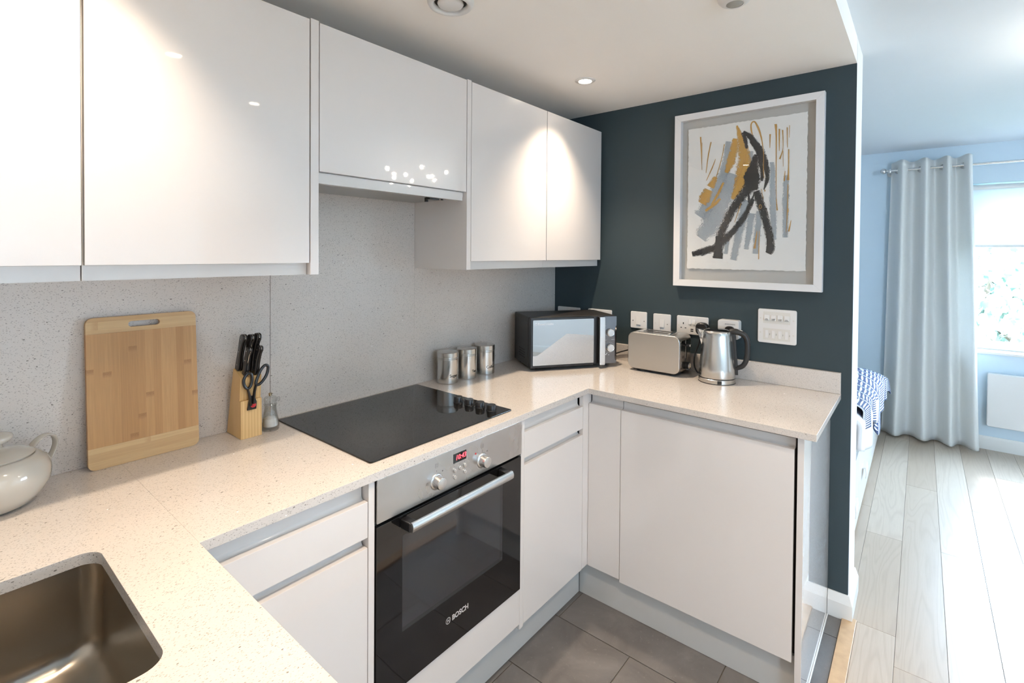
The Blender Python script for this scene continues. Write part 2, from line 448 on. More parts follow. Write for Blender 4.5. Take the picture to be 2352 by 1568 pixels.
def lathe(bm, prof, cx=0, cy=0, cz=0, seg=48, cap=True, M4=None):
    rings = []
    t = bmesh.new()
    for r, z in prof:
        if r < 1e-6: rings.append([t.verts.new((0, 0, z))])
        else: rings.append([t.verts.new((r * math.cos(2 * PI * i / seg), r * math.sin(2 * PI * i / seg), z)) for i in range(seg)])
    for a, b in zip(rings, rings[1:]):
        for i in range(seg):
            j = (i + 1) % seg
            if len(a) == 1 and len(b) == 1: break
            if len(a) == 1: t.faces.new((a[0], b[i], b[j]))
            elif len(b) == 1: t.faces.new((a[i], a[j], b[0]))
            else: t.faces.new((a[i], a[j], b[j], b[i]))
    if cap:
        for rg in (rings[0], rings[-1]):
            if len(rg) > 2: t.faces.new(rg)
    bmesh.ops.recalc_face_normals(t, faces=t.faces[:])
    t.transform(M4 if M4 is not None else Matrix.Translation((cx, cy, cz)))
    me = bpy.data.meshes.new('t'); t.to_mesh(me); t.free(); bm.from_mesh(me); bpy.data.meshes.remove(me)
    return bm

def axisM(p, d):
    """frame at p whose z runs along d"""
    d = Vector(d).normalized(); q = d.to_track_quat('Z', 'Y').to_matrix().to_4x4()
    return Matrix.Translation(p) @ q

def cyl(bm, p0, p1, r0, r1=None, seg=24, bev=0):
    p0, p1 = Vector(p0), Vector(p1); h = (p1 - p0).length; r1 = r0 if r1 is None else r1
    prof = [(0, 0), (r0 - bev, 0), (r0, bev), (r1, h - bev), (r1 - bev, h), (0, h)] if bev else [(0, 0), (r0, 0), (r1, h), (0, h)]
    return lathe(bm, prof, M4=axisM(p0, p1 - p0), seg=seg, cap=False)

def catmull(pts, n=8, closed=False):
    P = [Vector(p) for p in pts]; out = []; k = len(P)
    rng = range(k) if closed else range(k - 1)
    for i in rng:
        if closed: a, b, c, d = P[(i - 1) % k], P[i], P[(i + 1) % k], P[(i + 2) % k]
        else: a, b, c, d = P[max(i - 1, 0)], P[i], P[i + 1], P[min(i + 2, k - 1)]
        for j in range(n):
            t = j / n
            out.append(.5 * ((2 * b) + (c - a) * t + (2 * a - 5 * b + 4 * c - d) * t * t + (3 * b - a - 3 * c + d) * t ** 3))
    if not closed: out.append(P[-1])
    return out

def tube(bm, pts, r, seg=10, n=8, closed=False, flat_=None, smooth=True):
    """round (or, with flat_=(a,b), elliptical) sweep; r may be a list over pts"""
    P = catmull(pts, n, closed) if smooth else [Vector(p) for p in pts]
    k = len(P); rs = []
    for i in range(k):
        if isinstance(r, (list, tuple)):
            f = i / max(1, k - 1) * (len(r) - 1); j = min(int(f), len(r) - 2); rs.append(r[j] + (r[j + 1] - r[j]) * (f - j))
        else: rs.append(r)
    rings = []; up = Vector((0, 0, 1)); prev = None
    for i in range(k):
        if closed: d = P[(i + 1) % k] - P[i - 1]
        else: d = P[min(i + 1, k - 1)] - P[max(i - 1, 0)]
        d.normalize()
        if prev is None:
            s = d.cross(up)
            if s.length < .2: s = d.cross(Vector((1, 0, 0)))
        else: s = prev - d * prev.dot(d)
        s.normalize(); u = s.cross(d); prev = s
        a, b = (1, 1) if flat_ is None else flat_
        rings.append([bm.verts.new(P[i] + s * (rs[i] * a * math.cos(2 * PI * j / seg)) + u * (rs[i] * b * math.sin(2 * PI * j / seg))) for j in range(seg)])
    for i in range(k if closed else k - 1):
        A, Bq = rings[i], rings[(i + 1) % k]
        for j in range(seg):
            bm.faces.new((A[j], A[(j + 1) % seg], Bq[(j + 1) % seg], Bq[j]))
    if not closed:
        bm.faces.new(rings[0][::-1]); bm.faces.new(rings[-1])
    return bm

def text(bm, s, size, M4, extrude=.0003, align='LEFT', shear=0, bold=0):
    cu = bpy.data.curves.new('t', 'FONT'); cu.body = s; cu.size = size; cu.extrude = extrude; cu.align_x = align
    cu.shear = shear; cu.offset = bold; cu.resolution_u = 4
    o = bpy.data.objects.new('t', cu); COL.objects.link(o)
    dg = bpy.context.evaluated_depsgraph_get(); dg.update()
    me = bpy.data.meshes.new_from_object(o.evaluated_get(dg))
    if callable(M4):
        for v in me.vertices: v.co = M4(v.co)
    else: me.transform(M4)
    bm.from_mesh(me)
    bpy.data.objects.remove(o); bpy.data.curves.remove(cu); bpy.data.meshes.remove(me)
    return bm

def subsurf(o, n=2):
    m = o.modifiers.new('s', 'SUBSURF'); m.levels = n; m.render_levels = n
    return o

# ------------------------------------------------------------------ measured frame of the room
# x runs along the hob wall, the corner with the dark wall is x=0; y is negative towards the camera
ZT, ZB = .920, .898            # worktop top and underside
KC, LC = 2.26, 2.363           # kitchen and living ceilings
YW = -1.470                    # end of the dark wall
XL, XF = -2.70, 2.87           # left wall, far window wall
YF = -5.2                      # wall behind

# ------------------------------------------------------------------ setting
struct('wall_back', B(XL, XF + .25, 0, .12, -.02, LC + .1), M['wall'])
struct('wall_right', B(0, .012, YW, 0, 0, KC), M['teal'])
struct('wall_right_end', B(.012, .24, YW, 0, 0, LC + .05), M['wall'])
bm = NB(); VY0, VY1, VZ0, VZ1 = -4.80, -3.90, 1.12, 2.00
bx(bm, XL - .12, XL, YF, VY0, -.02, LC + .1); bx(bm, XL - .12, XL, VY1, 0, -.02, LC + .1); bx(bm, XL - .12, XL, VY0, VY1, -.02, VZ0); bx(bm, XL - .12, XL, VY0, VY1, VZ1, LC + .1)
struct('wall_left', bm, M['wall'])
w = thing('added_window_2', '', '', (XL - .06, (VY0 + VY1) / 2, VZ0)); w['kind'] = 'structure'  # unseen window, added to light the living room from behind the camera
for k_ in ('label', 'category'): del w[k_]
bm = NB()
for (y0, y1, z0, z1) in ((VY0, VY1, VZ0, VZ0 + .05), (VY0, VY1, VZ1 - .05, VZ1), (VY0, VY0 + .05, VZ0, VZ1), (VY1 - .05, VY1, VZ0, VZ1), (-4.29, -4.26, VZ0, VZ1)):
    bx(bm, XL - .09, XL - .03, y0 + .0005, y1 - .0005, z0 + .0005, z1 - .0005, bev=.003)
obj('window_frame', bm, M['woodwork'], w)
struct('wall_front', B(XL - .12, XF + .25, YF - .12, YF, -.02, LC + .1), M['wall'])
# far wall with its window opening
WY0, WY1, WZ0, WZ1 = -4.75, -1.955, .755, 2.058
bm = NB()
bx(bm, XF, XF + .25, YF, WY0, -.02, LC + .1); bx(bm, XF, XF + .25, WY1, 0, -.02, LC + .1)
bx(bm, XF, XF + .25, WY0, WY1, -.02, WZ0 - .02); bx(bm, XF, XF + .25, WY0, WY1, WZ1, LC + .1)
struct('wall_far', bm, M['blue'])
# ceilings: the kitchen part is lower and ends in a shallow step
struct('ceiling', B(XL, 0, YW, 0, KC, LC + .1), M['ceiling'])
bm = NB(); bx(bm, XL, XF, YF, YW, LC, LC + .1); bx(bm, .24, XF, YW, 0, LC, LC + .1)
struct('ceiling', bm, M['bluecast'])

# floors: separate boards and tiles on a dark bed, the joints are the gaps between them
def tone_mesh(name, quads, m, z, h, gap, bed):
    bm = NB(); lay = bm.loops.layers.float_color.new('tone'); n0 = 0
    for (x0, x1, y0, y1) in quads:
        col = (random.random(), random.random(), random.random(), 1)
        k = len(bm.faces)
        bx(bm, x0 + gap, x1 - gap, y0 + gap, y1 - gap, z - h, z, bev=.0006, seg=1)
        bm.faces.ensure_lookup_table()
        for f in bm.faces[k:]:
            for lp in f.loops: lp[lay] = col
    o = struct(name, bm, m)
    return o
rows = []
PW, PL_ = .1525, 1.86
offs = {0: .8546, 1: 1.690 - PL_ - .0, 2: .8600, 3: 1.512, 4: .35, 5: 1.15}
yy = -1.473 + 10 * PW; r = -10
while yy > YF:
    o = offs.get(r, ((r * 37) % 11) * .17)
    x = o - PL_ * 4
    while x < XF:
        x0, x1 = max(x, XL), min(x + PL_, XF); y1, y0 = yy, max(yy - PW, YF)
        if y0 >= YW - .03: x0 = max(x0, .24)
        elif r == 0: y1 = min(y1, -1.473)
        if x1 > x0 + .01:
            if y1 > -1.5005 and y0 < -1.5005 and x0 < .0115:
                if x1 > .0115 + .02: rows.append((x0, .0115, y0, -1.5005)); rows.append((.0115, x1, y0, y1))
                else: rows.append((x0, x1, y0, -1.5005))
            elif y1 > 0: rows.append((x0, x1, y0, 0)) if y0 < -.01 else None
            else: rows.append((x0, x1, y0, y1))
        x += PL_
    yy -= PW; r += 1
tone_mesh('floor', rows, M['oak'], 0, .012, .0006, None)
quads = []
for c in range(-1, 9):
    x1 = -.145 - .30 * c + .30; x0 = x1 - .30
    par = c % 2
    y = (.045 if par == 1 else -.272) + .6
    # joints: column x[-.445,-.145] and column x[-.745,-.445] alternate by half a tile
    joint = -.872 if (c % 2 == 1) else -.557
    k = -4
    while True:
        y1 = joint + .60 * 2 - .60 * (k + 4); y0 = y1 - .60; k += 1
        if y1 < -1.4518: break
        q = (max(x0, XL), min(x1, .0), max(y0, -1.4518), min(y1, 0))
        if q[1] > q[0] + .01 and q[3] > q[2] + .01: quads.append(q)
tone_mesh('floor', quads, M['tile'], 0, .010, .0016, None)
struct('floor', B(XL, XF, YF, 0, -.05, -.0035), M['grout'])
o = struct('trim_1', B(XL, .0115, -1.5005, -1.4518, -.003, .008, bev=.003), flat('oak_threshold', (.50, .33, .19), .35, var=.25, vs=30))
o['label'] = 'pale oak threshold strip between the grey tiles and the planks'
# skirting
def skirt(name, a, b, out, h=.10, t=.017, m='woodwork', parent=None):
    """a,b floor points along the wall, out = direction into the room"""
    a, b, out = Vector(a), Vector(b), Vector(out); ln = (b - a).length; d = (b - a).normalized()
    prof = [(0, 0), (t, 0), (t, h * .80), (t * .45, h), (0, h)]
    bm = NB(); poly(bm, prof, ln, frame4(a, out, (0, 0, 1), d))
    return struct(name, bm, M[m], parent)
def mitred(name, path, m):
    """profile swept along floor points; the room lies to the right of the path"""
    prof = [(0, .0005), (.017, .0005), (.017, .066), (.005, .100), (0, .100)]; bm = NB(); P = [Vector(p) for p in path]; rings = []
    for i, p in enumerate(P):
        d0 = (P[i] - P[i - 1]).normalized() if i else (P[1] - P[0]).normalized()
        d1 = (P[i + 1] - P[i]).normalized() if i < len(P) - 1 else d0
        n0, n1 = Vector((d0.y, -d0.x)), Vector((d1.y, -d1.x)); mm = (n0 + n1).normalized(); k = 1 / mm.dot(n0)
        rings.append([bm.verts.new((p.x + mm.x * k * t_, p.y + mm.y * k * t_, z)) for t_, z in prof])
    for a_, b_ in zip(rings, rings[1:]):
        for i in range(len(prof)): bm.faces.new((a_[i], a_[(i + 1) % 5], b_[(i + 1) % 5], b_[i]))
    bm.faces.new(rings[0]); bm.faces.new(rings[-1])
    return struct(name, bm, m, smooth=False)
mitred('baseboard_right', [(0, -1.401), (0, YW), (.24, YW)], M['woodwork'])
skirt('baseboard_far', (XF, -1.45, 0), (XF, YF, 0), (-1, 0, 0))
skirt('baseboard_front', (XL, YF, 0), (XF, YF, 0), (0, 1, 0))

# window in the far wall
w = thing('window_1', 'large white framed window with the blind half down', 'window', (XF + .17, -2.85, WZ0)); w['kind'] = 'structure'
for k_ in ('label', 'category'): del w[k_]
bm = NB(); fx0, fx1 = XF + .13, XF + .20
for (y0, y1, z0, z1) in ((WY0, WY1, WZ0, WZ0 + .06), (WY0, WY1, WZ1 - .06, WZ1), (WY0, WY0 + .06, WZ0, WZ1), (WY1 - .06, WY1, WZ0, WZ1), (-3.38, -3.32, WZ0, WZ1)):
    bx(bm, fx0, fx1, y0, y1, z0, z1, bev=.004)
obj('window_frame', bm, M['plastic'], w)
obj('pane', B(XF + .16, XF + .165, WY0 + .06, -3.38, WZ0 + .06, WZ1 - .06), M['pane'], w)
obj('pane', B(XF + .16, XF + .165, -3.32, WY1 - .06, WZ0 + .06, WZ1 - .06), M['pane'], w)
obj('window_sill', B(XF - .02, XF + .14, WY0, WY1, WZ0 - .0195, WZ0, bev=.004), M['woodwork'], w)
bl = thing('roller_blind', 'white roller blind pulled halfway down the window', 'blind', (XF + .03, -2.85, WZ1))
obj('fabric', B(XF + .028, XF + .0295, WY0 + .02, WY1 - .01, 1.575, WZ1 - .04), M['blind'], bl)
bm = NB(); cyl(bm, (XF + .045, WY0 + .01, WZ1 - .035), (XF + .045, WY1 - .005, WZ1 - .035), .022); obj('roller', bm, M['plastic'], bl)
obj('bottom_bar', B(XF + .022, XF + .036, WY0 + .02, WY1 - .01, 1.558, 1.578, bev=.003), M['plastic'], bl)

# door in the wall behind the camera's right, seen only in the oven glass
d = thing('door_1', '', '', (.1, YF, 0)); del d['label'], d['category']; d['kind'] = 'structure'
obj('door_leaf', B(-.35, .50, YF, YF + .04, .005, 2.0, bev=.003), M['door'], d)
bm = NB(); bx(bm, -.42, -.35, YF, YF + .055, 0, 2.07, bev=.004); bx(bm, .50, .57, YF, YF + .055, 0, 2.07, bev=.004); bx(bm, -.35, .50, YF, YF + .055, 2.0, 2.07, bev=.004)
obj('door_frame', bm, M['woodwork'], d)
bm = NB(); tube(bm, [(-.28, YF + .04, 1.0), (-.28, YF + .09, 1.0), (-.16, YF + .09, 1.0)], .009, smooth=False); obj('door_handle', bm, M['chrome'], d)

# ------------------------------------------------------------------ worktops, splashback, upstand
bm = NB()
poly(bm, [(-2.0740, -.002), (-2.0740, -.6093), (-.6160, -.6093), (-.6160, -1.4357), (-.001, -1.4357), (-.001, -.002)], ZT - ZB, Matrix.Translation((0, 0, ZB)), bev=.0004, seg=1)
tag(obj('worktop', bm, M['quartz']), 'speckled pale quartz worktop running under the hob and round to the kettle', 'worktop')
bm = NB()
hole = rr(-2.60, -2.2035, -.888, -.4822, .032, 8)
poly(bm, [(XL + .002, -.002), (XL + .002, -1.68), (-2.0741, -1.68), (-2.0741, -.002)], ZT - ZB, Matrix.Translation((0, 0, ZB)), bev=.0004, seg=1, inners=[hole[::-1]])
tag(obj('worktop', bm, M['quartz']), 'speckled quartz worktop slab with the sink cut into it', 'worktop')
for x0, x1, z1, lb in ((XL + .001, -1.6657, 1.45, 'quartz splashback slab behind the chopping board'),
                       (-1.6643, -1.0568, 1.70, 'tall quartz splashback slab behind the hob, under the extractor'),
                       (-1.0566, -.001, 1.45, 'quartz splashback slab behind the three canisters')):
    tag(obj('splashback', B(x0, x1, -.012, -.0005, ZT + .0005, z1, bev=.0003, seg=1), M['quartz']), lb, 'splashback')
tag(obj('upstand', B(-.020, -.0005, -1.4350, -.0125, ZT + .0005, 1.0062, bev=.001, seg=1), M['quartz']), 'low quartz upstand along the dark wall behind kettle and toaster', 'upstand')

# sink
s = thing('sink', 'undermounted stainless steel sink bowl in the left worktop', 'sink', (-2.40, -.685, .70))
bm = NB(); rings = []
for (ins, z, rad) in ((-.020, ZB - .0020, .05), (-.002, ZB - .0020, .034), (-.002, ZB - .006, .034), (.0, .765, .034), (.002, .748, .036), (.008, .734, .04), (.018, .725, .046), (.034, .7205, .05), (.12, .7185, .06), (.165, .7170, .03)):
    rings.append([bm.verts.new((x, y, z)) for x, y in rr(-2.602 + ins, -2.2005 - ins, -.891 + ins, -.4795 - ins, rad, 8)])
for a, b_ in zip(rings, rings[1:]):
    for i in range(len(a)): bm.faces.new((a[i], a[(i + 1) % len(a)], b_[(i + 1) % len(a)], b_[i]))
bm.faces.new(rings[-1])
ob = obj('bowl', bm, M['sinksteel'], s, ang=60)
sm = ob.modifiers.new('t', 'SOLIDIFY'); sm.thickness = .0012; sm.offset = 1
bm = NB(); lathe(bm, [(0, .7175), (.022, .7175), (.034, .721), (.044, .7205), (.046, .7195)], -2.40, -.685, 0, 40, cap=False); obj('drain', bm, M['chrome'], s)

# ------------------------------------------------------------------ fronts
def channel(bm, p0, p1, out, z0, z1, depth=.020):
    """scooped finger channel above a handleless front"""
    p0, p1, out = Vector(p0), Vector(p1), Vector(out); d = (p1 - p0).normalized(); ln = (p1 - p0).length
    h = z1 - z0; pr = []
    for i in range(7):
        a = PI / 2 * i / 6; pr.append((-.006 - depth * math.sin(a), z0 + .014 * (1 - math.cos(a)) - .004))
    pr += [(-.006 - depth, z1), (-.040, z1), (-.040, z0 - .004)]
    return poly(bm, pr, ln, frame4(p0, out, (0, 0, 1), d))

FY = -.599
def base_unit(x0, x1, label, group):
    t = thing('base_cabinet', label, 'cabinet', ((x0 + x1) / 2, -.30, .15), group=group)
    obj('carcass', B(x0 + .001, x1 - .001, -.560, -.03, .158, ZB - .002), M['carcass'], t)
    obj('drawer_front', B(x0, x1, FY, FY + .019, .7545, .8477, bev=.0018), M['gloss'], t)
    obj('door', B(x0, x1, FY, FY + .019, .158, .7290, bev=.0018), M['gloss'], t)
    bm = NB(); channel(bm, (x0 + .003, FY, 0), (x1 - .0025, FY, 0), (0, -1, 0), .8477, ZB - .0015); obj('handle_channel', bm, M['channel'], t)
    bm = NB(); channel(bm, (x0 + .003, FY, 0), (x1 - .0025, FY, 0), (0, -1, 0), .7290, .7545); obj('handle_channel', bm, M['channel'], t)
    return t
base_unit(-2.072, -1.6860, 'white gloss drawer and door unit left of the oven', None)
base_unit(-1.0370, -.6400, 'white gloss drawer and door unit right of the oven', None)
def panel(name, label, cat, args, m='gloss', bev=.0012):
    return tag(obj(name, B(*args, bev=bev), M[m]), label, cat)
panel('end_panel', 'narrow white upright panel on the left side of the oven', 'panel', (-1.6850, -1.6665, FY - .001, -.05, .150, ZB - .001))
panel('end_panel', 'narrow white upright panel on the right side of the oven', 'panel', (-1.0590, -1.0385, FY - .001, -.05, .150, ZB - .001))
panel('filler_panel', 'wide low white filler panel below the oven door', 'panel', (-1.6664, -1.0592, FY, FY + .019, .168, .2960))
panel('corner_post', 'slim white post in the inside corner under the worktop', 'panel', (-.6385, -.5725, FY - .0, FY + .02, .160, ZB))
# right run: fronts in the plane x=-.596
FX = -.596
t = thing('corner_cabinet', 'narrow blank white cabinet front beside the inside corner', 'cabinet', (-.30, -.67, .15))
obj('front_panel', B(FX, FX + .019, -.7480, -.6000, .158, .8520, bev=.0018), M['gloss'], t)
obj('carcass', B(-.555, -.03, -.748, -.605, .158, ZB - .002), M['carcass'], t)
bm = NB(); channel(bm, (FX, -.6015, 0), (FX, -.7475, 0), (-1, 0, 0), .852, ZB - .0015); obj('handle_channel', bm, M['channel'], t)
t = thing('integrated_appliance', 'wide white gloss appliance door at the end of the short run', 'appliance', (-.30, -1.06, .15))
obj('door', B(FX, FX + .019, -1.3715, -.7500, .148, .8520, bev=.0018), M['gloss'], t)
obj('body', B(-.548, -.03, -1.3790, -.7500, .15, ZB - .010), M['black_gap'], t)
bm = NB(); channel(bm, (FX, -.7505, 0), (FX, -1.3705, 0), (-1, 0, 0), .852, ZB - .0165); obj('handle_channel', bm, M['channel'], t)
panel('end_panel', 'tall white gloss end panel closing the short run, facing the wooden floor', 'panel', (-.598, -.002, -1.400, -1.3805, 0, ZB - .001))
panel('plinth', 'recessed pale plinth under the oven run', 'plinth', (-2.07, -.562, -.5390, -.523, .001, .150), 'plinth', .0005)
panel('plinth', 'recessed pale plinth under the short run by the end panel', 'plinth', (-.560, -.545, -1.3800, -.5400, .001, .150), 'plinth', .0005)
tag(obj('seal_strip', B(-.5615, -.5595, -.5403, -.5385, .001, .150), M['black_gap']), 'thin dark joint where the two plinths meet', 'seal')
tag(obj('sealant_bead', B(-.598, -.020, -1.4048, -1.4003, .0005, .0055, bev=.001), M['plastic']), 'white sealant bead along the foot of the tall end panel', 'sealant')
# sink run, seen only as reflections
t = thing('sink_cabinet', 'white gloss cabinet under the sink worktop', 'cabinet', (-2.4, -1.1, .15))
obj('carcass', B(-2.69, -2.125, -1.66, -.65, .158, .69), M['carcass'], t)
for a, b_ in ((-1.13, -.63), (-1.655, -1.135)): obj('door', B(-2.122, -2.103, a, b_, .158, .852, bev=.0018), M['gloss'], t)
panel('plinth', 'recessed plinth under the sink cabinet', 'plinth', (-2.18, -2.165, -1.66, -.54, .001, .150), 'plinth', .0005)

# wall cabinets
DU = -.3226
def wall_unit(x0, x1, label, z0=1.4528, z1=2.151, zb=1.4195, door_x=None, gap=None):
    t = thing('wall_cabinet', label, 'cabinet', ((x0 + x1) / 2, -.16, zb), group=None)
    obj('carcass', B(x0 - (.0 if gap is None else gap[0]), x1 - (0 if gap is None else gap[1]), DU + .0205, -.0125 if z0 < 1.6 else -.001, zb, z1 - .001), M['channel'], t)
    obj('door', B(x0 + .0012, x1 - .0012, DU, DU + .019, z0, z1, bev=.0016), M['gloss'], t)
    return t
wall_unit(-2.6985, -2.1975, 'leftmost white wall cabinet, above the sugar pot')
wall_unit(-2.1950, -1.6945, 'white wall cabinet above the chopping board and knife block')
bm = NB(); bx(bm, -1.6925, -1.6675, DU - .0005, -.0121, 1.4190, 2.155, bev=.0012); bx(bm, -1.6925 + .0005, -1.6675 - .0005, -.02, -.0003, 1.4510, 2.154)
tag(obj('side_panel', bm, M['gloss']), 'full-height white end panel left of the extractor cupboard', 'panel')
h = wall_unit(-1.6662, -1.0580, 'short white lift-up cupboard with the extractor under it', 1.7205, 2.151, 1.7000)
obj('valance', B(-1.6655, -1.0655, DU + .014, DU + .034, 1.6870, 1.7190, bev=.0012), M['channel'], h)
obj('hood_filter', B(-1.655, -1.075, -.285, -.030, 1.6940, 1.6990), M['hoodmesh'], h)
obj('hood_switch', B(-1.21, -1.165, -.285, -.262, 1.6825, 1.6945, bev=.001), M['black'], h)
for a, b_, c_, r_ in ((-1.180, -.230, 1.678, .007), (-1.150, -.262, 1.685, .005), (-1.130, -.262, 1.686, .005)):
    obj('hood_switch', cyl(NB(), (a, b_, 1.6945), (a, b_, c_), r_), M['black'], h)
bm = NB(); bx(bm, -1.0565, -1.0340, DU - .0005, -.0121, 1.4190, 2.155, bev=.0012); bx(bm, -1.0565 + .0005, -1.0340 - .0005, -.02, -.0003, 1.4510, 2.154)
tag(obj('side_panel', bm, M['gloss']), 'white end panel between the extractor cupboard and the right wall cabinets', 'panel')
wall_unit(-1.0325, -.5272, 'white wall cabinet above the canisters')
wall_unit(-.5255, -.0168, 'rightmost white wall cabinet, next to the dark wall')

# ------------------------------------------------------------------ hob
hx0, hx1, hy0, hy1 = -1.6495, -1.0540, -.5553, -.0300
t = thing('hob', 'black glass ceramic hob with four control knobs', 'hob', ((hx0 + hx1) / 2, -.29, ZT))
bm = NB(); poly(bm, rr(hx0, hx1, hy0, hy1, .008, 5), .0045, Matrix.Translation((0, 0, ZT + .0003)), bev=.0012); obj('glass_plate', bm, M['hobglass'], t)
for cx, cy, r_ in ((-1.51, -.420, .090), (-1.50, -.165, .075), (-1.265, -.395, .105), (-1.22, -.150, .072)):
    bm = NB()
    lathe(bm, [(r_, 0), (r_ + .0012, 0), (r_ + .0012, .00012), (r_, .00012), (r_, 0)], cx, cy, ZT + .0047, 64, cap=False)
    obj('cooking_zone', bm, M['hobring'], t)
kb = None
for (kx, ky) in ((-1.118, -.345), (-1.1155, -.4000), (-1.113, -.4520), (-1.1115, -.5060)):
    bm = NB(); lathe(bm, [(.0, 0), (.0185, 0), (.0185, .0015), (.0172, .003), (.0165, .019), (.015, .0215), (0, .0215)], kx, ky, ZT + .0048, 40, cap=False)
    obj('knob', bm, M['black'], t)

# ------------------------------------------------------------------ oven
ox0, ox1 = -1.6640, -1.0610
OY = -.6035
t = thing('oven', 'built-in oven with steel control panel and black glass door', 'oven', ((ox0 + ox1) / 2, -.32, .30))
bm = NB(); z0, z1 = .299, .765
# dark cavity
bx(bm, -1.60, -1.12, -.560, -.15, .36, .70)
for f in bm.faces[:]:
    if all(abs(v.co.y + .56) < 1e-5 for v in f.verts): bm.faces.remove(f)
for f in bm.faces: f.normal_flip()
obj('cavity', bm, M['cavity'], t, recalc=False)
for zz in (.605, .50):
    bm = NB()
    tube(bm, [(-1.595, -.545, zz), (-1.125, -.545, zz)], .0030, 8, smooth=False)
    tube(bm, [(-1.595, -.20, zz), (-1.125, -.20, zz)], .0025, 8, smooth=False)
    for i in range(12):
        xx = -1.57 + i * .0385; tube(bm, [(xx, -.545, zz), (xx, -.20, zz)], .0014, 6, smooth=False)
    obj('oven_rack', bm, M['silverink'], t)
obj('housing', B(ox0 + .001, ox1 - .001, -.585, -.14, z0, ZB - .003), M['black_gap'], t).modifiers.new('h', 'SOLIDIFY')
hs = t.children[-1]; bpy.data.objects.remove(hs)
bm = NB()
for a in ((ox0, -1.605, -.59, -.14, z0, ZB - .004), (-1.115, ox1, -.59, -.14, z0, ZB - .004), (-1.605, -1.115, -.59, -.14, .705, ZB - .004), (-1.605, -1.115, -.59, -.14, z0, .355)): bx(bm, *a)
obj('housing', bm, M['black_gap'], t)
# control panel
cp = obj('control_panel', B(ox0 + .001, ox1 - .0005, OY - .003, -.590, .7810, ZB - .001, bev=.0015), M['smud'], t)
PY_ = OY - .003
def on_panel(name, bm, m): return obj(name, bm, m, cp)
obj('display', poly(NB(), rr(-1.3935, -1.3385, .8520, .8800, .0015, 3), .0008, onY(PY_ + .0002)), M['blackglass'], cp)
bm = NB(); text(bm, '10:43', .0205, frame4((-1.3855, PY_ - .0009, .8600), (1, 0, 0), (0, 0, 1), (0, -1, 0)), .0001, shear=.18); obj('clock_digits', bm, M['led'], cp)
obj('indicator_lamp', cyl(NB(), (-1.2965, PY_ + .001, .8530), (-1.2965, PY_ - .0005, .8530), .0032), M['red'], cp)
for kx in (-1.4600, -1.2665):
    bm = NB(); lathe(bm, [(0, -.001), (.0235, -.001), (.0240, .001), (.0225, .003), (.0205, .004), (0, .004)], M4=axisM((kx, PY_, .8225), (0, -1, 0)), cap=False); rg = obj('knob_ring', bm, M['alu'], cp)
    bm = NB(); lathe(bm, [(0, 0), (.0188, 0), (.0175, .020), (.0165, .0225), (.0150, .0230), (0, .0230)], M4=axisM((kx, PY_ - .003, .8225), (0, -1, 0)), cap=False); obj('knob', bm, M['alu'], cp)
    bm = NB()
    obj('dial_marks', poly(poly(NB(), [(kx - .0008, .851), (kx + .0008, .851), (kx + .0008, .8545), (kx - .0008, .8545)], .0003, onY(PY_)), rr(kx + .021, kx + .0255, .8440, .8485, .0008, 2), .0003, onY(PY_)), M['greyink'], cp)
    bm = NB(); poly(bm, rr(kx - .006, kx + .006, .8625, .8750, .002, 3), .0003, onY(PY_), inners=[rr(kx - .0054, kx + .0054, .8631, .8744, .0015, 3)[::-1]])
    if kx < -1.4:
        for a, b_ in ((-.003, .8655), (.001, .8655), (-.003, .8700), (.001, .8700)): poly(bm, rr(kx + a, kx + a + .0022, b_, b_ + .0022, .0005, 2), .0003, onY(PY_))
        poly(bm, rr(kx - .0385, kx - .0315, .8230, .8300, .001, 2), .0003, onY(PY_), inners=[rr(kx - .0378, kx - .0322, .8237, .8293, .0008, 2)[::-1]])
        poly(bm, rr(kx - .0260, kx - .0190, .7880, .7950, .001, 2), .0003, onY(PY_), inners=[rr(kx - .0253, kx - .0197, .7887, .7943, .0008, 2)[::-1]])
    else:
        poly(bm, rr(kx - .0009, kx + .0009, .8650, .8725, .0008, 2), .0003, onY(PY_))
        for i in range(7):
            a = math.radians(185 + i * 12); poly(bm, rr(kx + .030 * math.cos(a) - .001, kx + .030 * math.cos(a) + .001, .8225 + .030 * math.sin(a) - .0004, .8225 + .030 * math.sin(a) + .0004, .0003, 1), .0003, onY(PY_))
    obj('printed_symbol', bm, M['greyink'], cp)
for bx_, bz in ((-1.3880, .8305), (-1.3665, .8330), (-1.3455, .8340), (-1.3880, .8110), (-1.3455, .8140)):
    bm = NB(); lathe(bm, [(0, 0), (.0066, 0), (.0066, .0042), (.0056, .0052), (0, .0055)], M4=axisM((bx_, PY_, bz), (0, -1, 0)), cap=False, seg=24); obj('button', bm, M['alu'], cp)
    obj('printed_symbol', text(NB(), {-1.3880: '-', -1.3455: '+'}.get(bx_, '|') if bz < .82 else 'o', .006, frame4((bx_ - .002, PY_ - .0001, bz + .0095), (1, 0, 0), (0, 0, 1), (0, -1, 0)), .0002), M['greyink'], cp)
